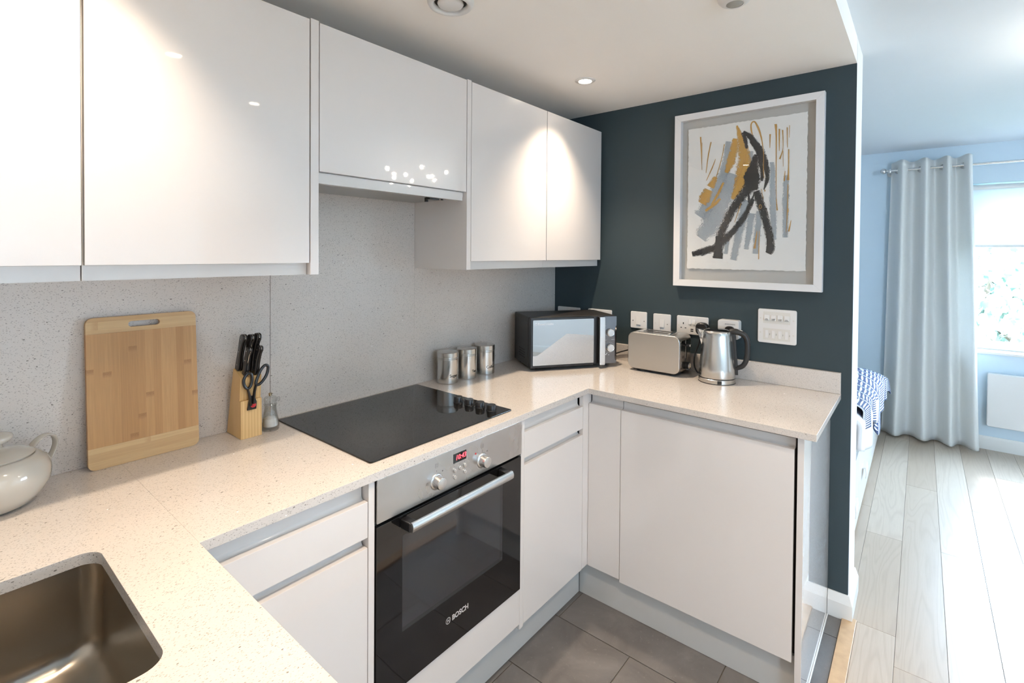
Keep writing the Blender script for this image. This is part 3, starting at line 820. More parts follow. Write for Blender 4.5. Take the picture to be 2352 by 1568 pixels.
# door
dr = obj('door', poly(NB(), rr(ox0 + .001, ox1 - .0005, .2990, .7715, .002, 3), .013, onY(-.5905), bev=.001, inners=[rr(-1.5790, -1.1590, .4500, .7150, .002, 3)[::-1]]), M['blackglass'], t)
obj('window', poly(NB(), rr(-1.5790, -1.1590, .4500, .7150, .002, 3), .0005, onY(-.6025)), M['ovenglass'], dr)
obj('door_top_seal', B(ox0 + .003, ox1 - .003, -.592, -.588, .7700, .7815), M['black_gap'], t)
hd = NB()
pr = [(-.6500, .7665), (-.6545, .7600), (-.6555, .7530), (-.6545, .7450), (-.6490, .7395), (-.6440, .7400), (-.6425, .7530), (-.6440, .7660)]
poly(hd, pr, .4205, frame4((-1.5840, 0, 0), (0, 1, 0), (0, 0, 1), (1, 0, 0)), bev=.0012)
hb = obj('handle', hd, M['alu'], dr)
for xa, xb in ((-1.5880, -1.5620), (-1.1855, -1.1600)):
    obj('handle_bracket', B(xa, xb, -.6450, -.6030, .7390, .7650, bev=.004, seg=3), M['black'], hb)
bm = NB(); text(bm, 'BOSCH', .0215, frame4((-1.3925, -.6038, .3760), (1, 0, 0), (0, 0, 1), (0, -1, 0)), .0002, bold=.0007)
obj('lettering', bm, M['silverink'], dr)
bm = NB(); cxx, czz = -1.4080, .3835
poly(bm, [(cxx + .0098 * math.cos(a * PI / 16), czz + .0098 * math.sin(a * PI / 16)) for a in range(32)], .0003, onY(-.6036), inners=[[(cxx + .0086 * math.cos(a * PI / 16), czz + .0086 * math.sin(a * PI / 16)) for a in range(32)][::-1]])
for a in (-.0045, .0030): poly(bm, [(cxx + a, czz - .0068), (cxx + a + .0015, czz - .0068), (cxx + a + .0015, czz + .0068), (cxx + a, czz + .0068)], .0003, onY(-.6036))
poly(bm, [(cxx - .003, czz - .0009), (cxx + .003, czz - .0009), (cxx + .003, czz + .0009), (cxx - .003, czz + .0009)], .0003, onY(-.6036))
obj('emblem', bm, M['silverink'], dr)

# ------------------------------------------------------------------ microwave (turned into the corner)
mo = (-.541, -.239, ZT); ang = math.atan2(-.256, .377)
t = thing('microwave', 'black microwave with mirrored door standing askew in the corner', 'microwave', mo, ang)
W_, D_, z0, z1 = .4560, .252, .014, .258
bm = NB(); bx(bm, .0, W_, .012, D_, z0, z1, bev=.006, seg=3); body = obj('body', bm, M['blackm'], t, local=True)
bm = NB(); bx(bm, .0, .329, -.014, .0115, z0 + .001, z1 - .001, bev=.004, seg=2); dr = obj('door', bm, M['black'], t, local=True)
bm = NB(); poly(bm, rr(.012, .3290, z0 + .014, z1 - .012, .003, 3), .0015, onY(-.0137)); mir = obj('mirror_panel', bm, M['mirror'], dr, local=True)
bm = NB(); text(bm, 'Russell Hobbs', .0140, frame4((.036, -.01535, z1 - .036), (1, 0, 0), (0, 0, 1), (0, -1, 0)), .0001)
poly(bm, [(.0275 + .0048 * math.cos(a * PI / 8), z1 - .0315 + .0062 * math.sin(a * PI / 8)) for a in range(16)], .0002, onY(-.01525), inners=[[(.0275 + .0038 * math.cos(a * PI / 8), z1 - .0315 + .0050 * math.sin(a * PI / 8)) for a in range(16)][::-1]])
obj('lettering', bm, M['plastic'], dr, local=True)
obj('handle_recess', B(.3300, .3560, -.010, .012, z0 + .006, z1 - .004, bev=.003), M['black'], t, local=True)
bm = NB(); poly(bm, rr(.3520, .3815, z0 + .003, z1 - .003, .006, 4), .014, onY(-.024), bev=.003); 
poly(bm, rr(.3585, .3775, z1 - .022, z1 - .005, .003, 2), .03, onY(.004)); poly(bm, rr(.3585, .3775, z0 + .005, z0 + .022, .003, 2), .03, onY(.004))
obj('handle', bm, M['alu'], t, local=True)
bm = NB(); poly(bm, rr(.3810, W_ - .002, z0 + .006, z1 - .004, .003, 3), .012, onY(-.002)); cpn = obj('control_panel', bm, M['darkmirror'], t, local=True)
for kz in (.174, .098):
    bm = NB(); lathe(bm, [(0, 0), (.0205, 0), (.0205, .004), (.0195, .012), (.0175, .014), (.0165, .0135), (0, .0135)], M4=axisM((.4175, -.014, kz), (0, -1, 0)), cap=False)
    k_ = obj('knob', bm, M['chrome'], cpn, local=True)
    bm = NB(); lathe(bm, [(0, .0136), (.0160, .0136), (.0158, .0145), (0, .0147)], M4=axisM((.4175, -.014, kz), (0, -1, 0)), cap=False)
    obj('knob_face', bm, M['alu'], k_, local=True)
bm = NB()
for i in range(22):
    a = math.radians(90 - i * 13); r0, r1 = .0245, .0262
    c_, s_ = math.cos(a), math.sin(a)
    poly(bm, [(.4175 + r0 * c_ - .0005 * s_, .098 + r0 * s_ + .0005 * c_), (.4175 + r1 * c_ - .0005 * s_, .098 + r1 * s_ + .0005 * c_), (.4175 + r1 * c_ + .0005 * s_, .098 + r1 * s_ - .0005 * c_), (.4175 + r0 * c_ + .0005 * s_, .098 + r0 * s_ - .0005 * c_)], .0002, onY(-.0141))
for (a, b_, c_) in ((.388, .400, .136), (.426, .446, .138), (.386, .398, .206)): poly(bm, [(a, c_), (b_, c_), (b_, c_ + .0009), (a, c_ + .0009)], .0002, onY(-.0141))
for a, b_ in ((.394, .062), (.409, .060), (.398, .068)): poly(bm, rr(a, a + .006, b_, b_ + .004, .001, 2), .0002, onY(-.0141))
obj('dial_marks', bm, M['silverink'], cpn, local=True)
bm = NB()
for i in range(5):
    for j in range(4): bx(bm, -.0014, .0012, .070 + i * .019 + .008 * (j % 2), .083 + i * .019 + .008 * (j % 2), .050 + j * .012, .056 + j * .012)
obj('side_vent', bm, M['black_gap'], body, local=True)
bm = NB(); poly(bm, rr(.03, .235, .028, .238, .012, 3), .0012, onX(.0004), bev=.0004); obj('side_pressing', bm, M['blackm'], body, local=True)
for a, b_ in ((.03, .04), (W_ - .04, .04), (.03, D_ - .04), (W_ - .04, D_ - .04)):
    bm = NB(); cyl(bm, (a, b_, 0.0003), (a, b_, z0 + .002), .012); obj('foot', bm, M['black'], t, local=True)

# ------------------------------------------------------------------ toaster
t = thing('toaster', 'brushed steel two-slot toaster between microwave and kettle', 'toaster', (-.115, -.705, ZT))
yA, yB, xa, xb, z0, z1 = -.8335, -.577, -.1900, -.040, .9330, 1.1080
bm = NB(); poly(bm, rr(yA, yB, z0, z1, .030, 8), xb - xa, frame4((xa, 0, 0), (0, 1, 0), (0, 0, 1), (1, 0, 0)), bev=.0035, seg=3)
body = obj('shell', bm, M['steelX'], t)
bm = NB(); poly(bm, rr(-.163, -.058, yA + .055, yB - .040, .006, 4), .003, Matrix.Translation((0, 0, z1 - .0015)), bev=.0008, inners=[rr(-.150, -.118, yA + .075, yB - .055, .004, 3)[::-1], rr(-.102, -.070, yA + .075, yB - .055, .004, 3)[::-1]])
obj('slot_surround', bm, M['chrome'], t)
for a in (-.150, -.102): obj('slot', B(a, a + .032, yA + .075, yB - .055, z1 - .0010, z1 + .0003), M['black_gap'], t)
obj('end_plate', poly(NB(), rr(xa + .012, xb - .012, z0 + .012, z1 - .022, .012, 4), .0015, frame4((0, yA + .0003, 0), (1, 0, 0), (0, 0, 1), (0, -1, 0))), flat('end_steel', (.34, .33, .32), .16, 1), t)
obj('lever_slot', B(-.1165, -.1135, yA - .0018, yA, 1.000, 1.085), M['alu'], t)
bm = NB(); bx(bm, -.126, -.104, yA - .022, yA - .001, 1.056, 1.066, bev=.003); obj('lever', bm, M['black'], t)
bm = NB(); bx(bm, -.124, -.106, yA - .026, yA - .0205, 1.0565, 1.0655, bev=.002); obj('lever_tip', bm, M['chrome'], t)
bm = NB(); cyl(bm, (-.110, yA - .001, .9650), (-.110, yA - .016, .9650), .0165, bev=.001); kn = obj('browning_knob', bm, M['black'], t)
bm = NB(); cyl(bm, (-.110, yA - .0155, .9650), (-.110, yA - .021, .9650), .0145, bev=.0015); obj('knob_cap', bm, M['chrome'], kn)
bm = NB(); lathe(bm, [(.006, 0), (.0068, 0), (.0068, .0012), (.006, .0012), (.006, 0)], M4=axisM((-.148, yA - .0010, 1.010), (0, -1, 0)), cap=False, seg=20); obj('button', bm, M['black'], t)
bm = NB(); bx(bm, xa + .012, xb - .01, yA + .022, yB - .022, ZT + .0055, z0 + .004, bev=.003); obj('base', bm, M['black'], t)
for a in (xa + .03, xb - .03):
    for b_ in (yA + .045, yB - .045): obj('foot', cyl(NB(), (a, b_, ZT + .0003), (a, b_, ZT + .007), .010), M['black'], t)
bm = NB(); tube(bm, [(-.05, -.576, .955), (-.05, -.56, .960), (-.035, -.52, .985), (-.030, -.47, .972), (-.028, -.42, .952), (-.028, -.38, .945), (-.028, -.33, .930)], .0033); obj('power_cord', bm, M['black'], t)

# ------------------------------------------------------------------ kettle
KX, KY = -.132, -.982
t = thing('kettle', 'brushed steel jug kettle with black handle on its base', 'kettle', (KX, KY, ZT))
hdv = Vector((.29, -.957, 0)).normalized()
bm = NB(); lathe(bm, [(0, .0005), (.0755, .0005), (.0775, .0025), (.0775, .0195), (.0765, .0205), (0, .0205)], cap=False); base = obj('power_base', bm, M['steel'], t, local=True)
bm = NB(); lathe(bm, [(0, .0000), (.0765, .0000), (.0785, .0012), (.0780, .0034), (0, .0034)], cap=False); obj('base_gasket', bm, M['black'], base, local=True)
bm = NB(); lathe(bm, [(0, .0204), (.0760, .0204), (.0760, .0250), (0, .0250)], cap=False); obj('seam_ring', bm, M['black'], t, local=True)
bm = NB(); lathe(bm, [(0, .0248), (.0765, .0248), (.0770, .030), (.0742, .070), (.0705, .115), (.0665, .160), (.0625, .200), (.0600, .2180), (.0570, .2260), (.0540, .2285), (.0500, .2290)], cap=False)
kb = obj('jug', bm, M['steel'], t, local=True, ang=50)
bm = NB(); lathe(bm, [(0, .2360), (.020, .2358), (.040, .2340), (.0500, .2305), (.0535, .2286), (.0535, .2270), (0, .2270)], cap=False); obj('lid', bm, M['blackglass'], t, local=True)
# spout
sp = -hdv; sd = Vector((-sp.y, sp.x, 0)); bm = NB()
def R3(a, b_, z): return sp * a + sd * b_ + Vector((0, 0, z))
v = [bm.verts.new(R3(*p)) for p in ((.056, .022, .2270), (.056, -.022, .2270), (.0860, .006, .2320), (.0860, -.006, .2320), (.0640, .012, .165), (.0640, -.012, .165), (.0655, 0, .155))]
for f in ((0, 2, 4), (1, 5, 3), (2, 3, 5, 4), (4, 5, 6)): bm.faces.new([v[i] for i in f])
o_ = obj('spout', bm, M['chrome'], t, local=True, ang=80); sm = o_.modifiers.new('t', 'SOLIDIFY'); sm.thickness = .0015; sm.offset = 1
# handle
def H3(a, z): return hdv * a + Vector((0, 0, z))
bm = NB(); tube(bm, [H3(.050, .226), H3(.066, .227), H3(.088, .224), H3(.108, .214), H3(.1190, .195), H3(.1230, .165), H3(.1220, .125), H3(.1150, .095), H3(.1020, .076), H3(.0860, .068), H3(.0780, .064)], [.012, .0145, .0135, .0130, .0125, .0118, .0115, .0112, .0110, .0105, .009], 14, 6, flat_=(1.15, .95))
hh = obj('handle', bm, M['blackm'], t, local=True, ang=60)
bm = NB(); tube(bm, [H3(.0600, .228), H3(.0632, .200), H3(.0690, .140), H3(.0745, .080), H3(.0785, .036)], [.010, .010, .009, .008, .0065], 12, 6, flat_=(1.3, .75)); obj('handle_spine', bm, M['blackm'], hh, local=True)
bm = NB(); bx(bm, -.010, .010, -.006, .006, 0, .004, bev=.002); bm.transform(Matrix.Translation(H3(.092, .2325)) @ Matrix.Rotation(math.atan2(hdv.y, hdv.x), 4, 'Z') @ Matrix.Rotation(.25, 4, 'Y')); obj('switch', bm, M['alu'], hh, local=True)
cv = Vector((-.957, -.29, 0)); rot = math.atan2(cv.y, cv.x)
bm = NB(); bx(bm, .0755, .0792, -.009, .009, .0040, .0185, bev=.0015); bm.transform(Matrix.Rotation(rot + .15, 4, 'Z')); obj('cord_outlet', bm, M['black'], base, local=True)
bm = NB(); tube(bm, [(-.033, -.876, 1.103), (-.036, -.868, 1.06), (-.050, -.855, 1.01), (-.066, -.858, .965), (-.072, -.872, .937), (-.080, -.895, .929), (-.092, -.915, .928)], .0036, 10); obj('power_cord', bm, M['black'], t)

# ------------------------------------------------------------------ canisters
def canister(x, y, word, start, label):
    t = thing('canister', label, 'canister', (x, y, ZT), group=None)
    r = .0468
    bm = NB(); lathe(bm, [(0, .0005), (r - .002, .0005), (r - .0005, .002), (r - .0005, .1035), (r - .002, .1050), (r - .002, .1062), (0, .1062)], cap=False, seg=64); body = obj('body', bm, M['steel'], t, local=True)
    bm = NB(); lathe(bm, [(0, .1062), (r - .0008, .1062), (r + .0002, .1072), (r + .0002, .1095), (r - .0010, .1105), (r + .0002, .1120), (r + .0002, .1325), (r - .0015, .1342), (0, .1345)], cap=False, seg=64); obj('lid', bm, M['steel'], t, local=True)
    ca = math.atan2(-1.68 - y, -2.43 - x)     # towards the camera
    a0 = ca + math.radians(start)
    def wrap(c):
        a = a0 + c.x / r; rr_ = r + .0002 + c.z
        return Vector((rr_ * math.cos(a), rr_ * math.sin(a), .030 + c.y))
    bm = NB(); text(bm, word, .0175, wrap, .0001, bold=.0001)
    obj('lettering', bm, M['ink'], body, local=True)
canister(-.9300, -.0870, 'Sugar', 10, 'brushed steel canister lettered Sugar, nearest the hob')
canister(-.8170, -.0900, 'Tea', 32, 'brushed steel canister lettered Tea, middle of three')
canister(-.6985, -.0930, 'Coffee', 10, 'brushed steel canister lettered Coffee, nearest the microwave')

# ------------------------------------------------------------------ sugar pot
t = thing('lidded_pot', 'cream ceramic lidded pot with loop handle at the left edge', 'pot', (-2.318, -.128, ZT))
bm = NB(); lathe(bm, [(0, .0005), (.052, .0005), (.056, .002), (.070, .010), (.086, .028), (.0965, .050), (.0985, .066), (.0965, .082), (.090, .097), (.078, .108), (.072, .111), (.068, .1095), (.066, .104), (0, .104)], cap=False, seg=72); obj('body', bm, M['ceramic'], t, local=True, ang=60)
bm = NB(); lathe(bm, [(0, .104), (.0655, .104), (.0700, .1125), (.0705, .1140), (.066, .1175), (.050, .1235), (.032, .1275), (.022, .1300), (.0175, .1340), (.0185, .1390), (.027, .1435), (.0335, .1490), (.0350, .1545), (.0325, .1595), (.024, .1630), (.010, .1645), (0, .1648)], cap=False, seg=72); obj('lid', bm, M['ceramic'], t, local=True, ang=60)
hv = Vector((math.cos(.42), math.sin(.42), 0))
def Q3(a, z): return hv * a + Vector((0, 0, z))
bm = NB(); tube(bm, [Q3(.068, .104), Q3(.084, .121), Q3(.102, .128), Q3(.117, .119), Q3(.121, .100), Q3(.113, .078), Q3(.098, .060), Q3(.090, .052)], [.006, .0055, .005, .005, .005, .005, .005, .006], 12, 6, flat_=(1.9, .75)); obj('handle', bm, M['ceramic'], t, local=True, ang=60)

# ------------------------------------------------------------------ chopping board leaning on the splashback
t = thing('chopping_board', 'bamboo chopping board leaning upright against the splashback', 'chopping board', (-2.017, -.058, ZT))
bw, bh, bt = .1255, .3895, .0150
lean = math.asin((.058 - .012 - .017) / bh)
TM = Matrix.Translation((0, 0, .0006)) @ Matrix.Rotation(-lean, 4, 'X')
def board(name, x0, x1, z0, z1, m, inner=None, outline=None):
    bm = NB(); pts = outline or [(x0, z0), (x1, z0), (x1, z1), (x0, z1)]
    poly(bm, pts, bt, frame4((0, 0, 0), (1, 0, 0), (0, 0, 1), (0, -1, 0)) , inners=inner or ())
    bm.transform(Matrix.Translation((0, bt - .000, 0))); bm.transform(TM)
    return obj(name, bm, m, t, local=True)
def corner(cx, cz, a0, r=.016, n=6): return [(cx + r * math.cos(math.radians(a0 + 90 * i / n)), cz + r * math.sin(math.radians(a0 + 90 * i / n))) for i in range(n + 1)]
r_ = .016
board('centre_panel', -bw, bw, .0555, bh - .042, M['bambooV'])
board('bottom_band', 0, 0, 0, 0, M['bambooH'], outline=corner(-bw + r_, r_, 180) + corner(bw - r_, r_, 270) + [(bw, .0553), (-bw, .0553)])
board('top_band', 0, 0, 0, 0, M['bambooH'], outline=[(-bw, bh - .0418), (bw, bh - .0418)] + corner(bw - r_, bh - r_, 0) + corner(-bw + r_, bh - r_, 90), inner=[rr(-.036, .036, bh - .0305, bh - .0150, .0077, 6)[::-1]])

# ------------------------------------------------------------------ knife block, knives, scissors
KBX0, KBX1 = -1.8000, -1.7385
t = thing('knife_block', 'pine knife block standing left of the salt mill', 'knife block', ((KBX0 + KBX1) / 2, -.065, ZT))
prof = [(-.0130, .9203), (-.1180, .9203), (-.1160, 1.0350), (-.1080, 1.0350), (-.1150, 1.1060), (-.0620, 1.1260)]
bm = NB(); poly(bm, prof, KBX1 - KBX0, frame4((KBX0, 0, 0), (0, 1, 0), (0, 0, 1), (1, 0, 0)), bev=.0012); body = obj('body', bm, M['pine'], t)
bm = NB()
for i in range(5):
    xx = KBX0 + .012 + i * .0095; yy2 = -.068 - .007 * i
    bx(bm, xx - .001, xx + .001, yy2 - .010, yy2 + .010, 1.1232 - (-yy2 - .062) * .38 - .002, 1.1242 - (-yy2 - .062) * .38 + .001)
obj('blade_slot', bm, M['black_gap'], body)
up = Vector((0.02, -.30, 1)).normalized(); fwd = Vector((0, -1, -.30)).normalized()
def knife(px, py, pz, ln, w, label):
    k = thing('kitchen_knife', label, 'knife', (px, py, pz), group=None)
    sx = Vector((1, 0, 0))
    Mx = frame4((px, py, pz), fwd, up, sx)
    out = [(-w * .50, -.004), (w * .38, -.004), (w * .45, ln * .10), (w * .28, ln * .40), (w * .38, ln * .72), (w * .62, ln * .86), (w * .56, ln * .97), (w * .10, ln * 1.0), (-w * .42, ln * .96), (-w * .58, ln * .82), (-w * .50, ln * .5)]
    ol = [(p.x, p.y) for p in catmull([(a, b_, 0) for a, b_ in out], 4, True)]
    for sgn in (-1, 1):
        bm = NB(); poly(bm, ol, .0062, Mx @ Matrix.Translation((0, 0, -.0069 if sgn < 0 else .0007)), bev=.0022, seg=3); obj('handle_scale', bm, M['black'], k)
    bm = NB(); poly(bm, [(a * 1.02, b_ * 1.002) for a, b_ in ol], .0013, Mx @ Matrix.Translation((0, 0, -.00065))); obj('tang', bm, M['chrome'], k)
    bm = NB()
    for q in (.12, .5, .85): cyl(bm, Mx @ Vector((-.001, ln * q, -.0073)), Mx @ Vector((-.001, ln * q, .0073)), .0018, seg=12)
    obj('rivet', bm, M['chrome'], k)
    bm = NB(); poly(bm, [(-w * .35, -.030), (w * .35, -.030), (w * .35, -.003), (-w * .35, -.003)], .0012, Mx @ Matrix.Translation((0, 0, -.0006))); obj('blade', bm, M['chrome'], k)
    return k
knife(-1.7880, -.0720, 1.1262, .1130, .0230, 'largest black-handled knife, leftmost in the block')
knife(-1.7720, -.0850, 1.1215, .1180, .0230, 'black-handled knife in the middle back of the block')
knife(-1.7560, -.0900, 1.1195, .1230, .0220, 'tall black-handled knife at the right back of the block')
knife(-1.7810, -.1020, 1.1150, .0860, .0185, 'short black-handled knife at the left front of the block')
knife(-1.7530, -.1080, 1.1130, .0900, .0185, 'short black-handled knife at the right front of the block')
t = thing('kitchen_scissors', 'black-handled scissors tucked into the front of the knife block', 'scissors', (-1.769, -.121, 1.03))
def S3(x, z, y=-.1225): return (x, y, z)
bm = NB(); tube(bm, [S3(-1.7850, 1.1160), S3(-1.7940, 1.1000), S3(-1.7920, 1.0820), S3(-1.7830, 1.0720), S3(-1.7740, 1.0790), S3(-1.7700, 1.0980), S3(-1.7730, 1.1150)], .0044, 10, 6, closed=True)
tube(bm, [S3(-1.7830, 1.0720), S3(-1.7790, 1.0560), S3(-1.7760, 1.0380), S3(-1.7740, 1.0200)], [.0048, .0058, .0065, .0070], 10, 6, flat_=(1.1, .6))
a_ = obj('handle', bm, M['black'], t)
bm = NB(); tube(bm, [S3(-1.7330, 1.1350, -.126), S3(-1.7440, 1.1250, -.126), S3(-1.7540, 1.1050, -.126), S3(-1.7600, 1.0830, -.126), S3(-1.7500, 1.0800, -.126), S3(-1.7350, 1.0940, -.126), S3(-1.7260, 1.1120, -.126), S3(-1.7245, 1.1300, -.126)], .0044, 10, 6, closed=True)
tube(bm, [S3(-1.7590, 1.0830, -.126), S3(-1.7640, 1.0640, -.126), S3(-1.7660, 1.0450, -.126), S3(-1.7680, 1.0250, -.126)], [.0050, .0058, .0062, .0070], 10, 6, flat_=(1.1, .6))
obj('handle', bm, M['black'], t)
bm = NB(); poly(bm, [(-1.7835, 1.0060), (-1.7575, 1.0060), (-1.7560, 1.0280), (-1.7640, 1.0480), (-1.7760, 1.0480), (-1.7800, 1.0280)], .007, onY(-.1170), bev=.0015); hb = obj('pivot_cover', bm, M['black'], t)
bm = NB(); lathe(bm, [(0, 0), (.0072, 0), (.0066, .0010), (0, .0012)], M4=axisM((-1.7670, -.1240, 1.0190), (0, -1, 0)) @ Matrix.Diagonal((1.15, .95, 1, 1)), cap=False, seg=28); obj('badge', bm, M['red'], hb)

# ------------------------------------------------------------------ salt mill
t = thing('salt_mill', 'clear acrylic salt mill beside the hob corner', 'mill', (-1.7010, -.0920, ZT))
bm = NB()
outer = [(0, .0004), (.0245, .0004), (.0255, .0020), (.0258, .0140), (.0250, .0180), (.0235, .035), (.0195, .058), (.0175, .074), (.0180, .079)]
inner = [(.0160, .079), (.0155, .070), (.0175, .055), (.0215, .033), (.0228, .018), (.0220, .0125), (0, .0125)]
lathe(bm, outer + inner, cap=False, seg=48); obj('body', bm, M['glass'], t, local=True, ang=60)
bm = NB(); lathe(bm, [(0, .0130), (.0215, .0130), (.0222, .018), (.0208, .030), (.0190, .037), (.010, .0415), (0, .0425)], cap=False, seg=40); o_ = obj('salt', bm, M['salt'], t, local=True); o_['kind'] = 'stuff'
bm = NB(); lathe(bm, [(0, .0795), (.0190, .0795), (.0205, .0815), (.0190, .0840), (.0170, .0870), (.0190, .0930), (.0195, .0990), (.0165, .1040), (.0090, .1070), (0, .1075)], cap=False, seg=48); obj('cap', bm, M['glass'], t, local=True, ang=60)
bm = NB(); lathe(bm, [(0, .1076), (.0045, .1076), (.0050, .1090), (.0042, .1110), (.0062, .1135), (.0062, .1150), (.0040, .1170), (0, .1172)], cap=False, seg=24); obj('finial', bm, M['brass'], t, local=True)
bm = NB(); cyl(bm, (0, 0, .0425), (0, 0, .0794), .0016, seg=12); obj('spindle', bm, M['alu'], t, local=True)
bm = NB(); cyl(bm, (.0195, -.004, .0940), (.0265, -.006, .0940), .0075, seg=24, bev=.001); obj('side_knob', bm, M['glass'], t, local=True)

# ------------------------------------------------------------------ sockets and switches on the dark wall
PT = .0075
def plate(label, cat, y0, y1, z0=1.1000, z1=1.1860, name='socket', thick=PT, r=.006):
    t = thing(name, label, cat, (0, (y0 + y1) / 2, (z0 + z1) / 2))
    bm = NB(); poly(bm, rr(y1, y0, z0, z1, r, 4), thick, onX(-.0004), bev=.0022, seg=3); obj('face_plate', bm, M['plastic'], t)
    return t
def rocker(t, y, z, w, h_, x=-PT - .0004, m='plastic', name='rocker'):
    bm = NB(); bx(bm, x - .0042, x + .0005, y - w / 2, y + w / 2, z - h_ / 2, z + h_ / 2, bev=.0008)
    for v in bm.verts:
        if v.co.z > z: v.co.x += .0026 * (1 if v.co.x < x - .002 else 0)
    fr = NB(); poly(fr, rr(y - w / 2 - .0012, y + w / 2 + .0012, z - h_ / 2 - .0012, z + h_ / 2 + .0012, .001, 2), .0004, onX(x))
    obj('rocker_gap', fr, M['plastic2'], t)
    return obj(name, bm, M[m], t)
def screw(t, y, z): 
    o_ = obj('screw', cyl(NB(), (-PT, y, z), (-PT - .0012, y, z), .0024, seg=16), M['alu'], t)
def hole(bm, y, z, w, h_): bx(bm, -PT - .0009, -PT + .0002, y - w / 2, y + w / 2, z - h_ / 2, z + h_ / 2)
t = plate('double white plate in the corner shadow above the microwave', 'socket', -.0377, -.1899, 1.092, 1.178)
rocker(t, -.105, 1.160, .010, .018); rocker(t, -.122, 1.160, .010, .018)
t = plate('double white plate above the right end of the microwave', 'socket', -.2410, -.3890, 1.094, 1.180)
rocker(t, -.307, 1.160, .010, .018); rocker(t, -.324, 1.160, .010, .018)
t = plate('single white light switch nearest the microwave', 'switch', -.5006, -.5912, 1.0985, 1.1855, name='light_switch')
rocker(t, -.5455, 1.138, .0235, .0395); screw(t, -.5150, 1.138); screw(t, -.5770, 1.138)
t = plate('single white switch above the toaster, one screw cover missing', 'switch', -.6262, -.7180, 1.0970, 1.1835, name='light_switch')
rocker(t, -.6730, 1.136, .0235, .0395); screw(t, -.7010, 1.134)
bm = NB(); cyl(bm, (-PT, -.6380, 1.136), (-PT - .001, -.6380, 1.136), .0034, seg=18); obj('screw_cover', bm, M['plastic2'], t)
t = plate('double white wall socket with usb ports behind the kettle spout', 'socket', -.7490, -.9020, 1.0960, 1.1845)
bm = NB(); hole(bm, -.7820, 1.1480, .0045, .0090); hole(bm, -.7715, 1.1265, .0075, .0040); hole(bm, -.7930, 1.1260, .0075, .0040); obj('pin_holes', bm, M['black_gap'], t)
rocker(t, -.8145, 1.1570, .0120, .0230); rocker(t, -.8335, 1.1570, .0120, .0230)
bm = NB(); hole(bm, -.8245, 1.1215, .0135, .0055); hole(bm, -.8245, 1.1130, .0135, .0055); obj('usb_ports', bm, M['black_gap'], t)
bm = NB(); cyl(bm, (-PT, -.7600, 1.138), (-PT - .001, -.7600, 1.138), .0034, seg=18); obj('screw_cover', bm, M['plastic2'], t)
bm = NB(); poly(bm, rr(-.9080, -.8510, 1.1030, 1.1620, .022, 6), .034, onX(-PT - .0014), bev=.009, seg=4)
tag(obj('mains_plug', bm, M['black']), 'black three-pin plug in the socket behind the kettle spout', 'plug')
t = plate('white plug-in timer box on the wall behind the kettle handle', 'adapter', -.9560, -1.0480, 1.1000, 1.1860, name='plug_adapter', thick=.042, r=.010)
bm = NB(); text(bm, 'envirovent', .0105, frame4((-.0428, -.9870, 1.1650), (0, -1, 0), (0, 0, 1), (-1, 0, 0)), .0002); obj('lettering', bm, M['greyink'], t)
bm = NB(); poly(bm, rr(-1.0340, -.9870, 1.108, 1.1600, .020, 6), .012, onX(-.0425), bev=.004, seg=3); tag(obj('mains_plug', bm, M['black']), 'black plug in the white timer box behind the kettle handle', 'plug')
t = plate('large white grid switch plate with eight modules', 'switch', -1.1190, -1.2725, 1.0970, 1.2470, name='grid_switch', r=.008)
for row, (zc, hh_) in enumerate(((1.2095, .0515), (1.1360, .0525))):
    bm = NB(); poly(bm, rr(-1.2480, -1.1410, zc - hh_ / 2, zc + hh_ / 2, .0005, 2), .0007, onX(-PT)); obj('module_frame', bm, M['plastic2'], t)
    for i in range(4):
        yc = -1.1555 - .0262 * i
        if row == 0:
            rk = rocker(t, yc, 1.2090, .0195, .0240, x=-PT - .0011)
            bm = NB()
            for q in range(2): text(bm, (('TALL', 'FRIDGE'), ('WASHER', 'DRYER'), ('COOKER', 'HOOD'), ('DISH', 'WASHER'))[i][q], .0040, frame4((-PT - .0055, yc, 1.2025 - .0042 * q), (0, -1, 0), (0, 0, 1), (-1, 0, 0)), .0002, align='CENTER')
            obj('lettering', bm, M['ink'], rk)
        else:
            bm = NB(); poly(bm, rr(yc - .0065, yc + .0055, 1.1190, 1.1530, .0006, 2), .0016, onX(-PT - .0006), bev=.0004); fz = obj('fuse_holder', bm, M['plastic'], t)
            bm = NB(); text(bm, 'FUSE', .0036, frame4((-PT - .0010, yc - .0108, 1.1400), (0, 0, -1), (0, -1, 0), (-1, 0, 0)), .0002); obj('lettering', bm, M['ink'], fz)
for yy_, zz_ in ((-1.1300, 1.2050), (-1.1300, 1.1420), (-1.2600, 1.2020), (-1.2600, 1.1380)):
    bm = NB(); cyl(bm, (-PT, yy_, zz_), (-PT - .0009, yy_, zz_), .0036, seg=18); obj('screw_cover', bm, M['plastic2'], t)

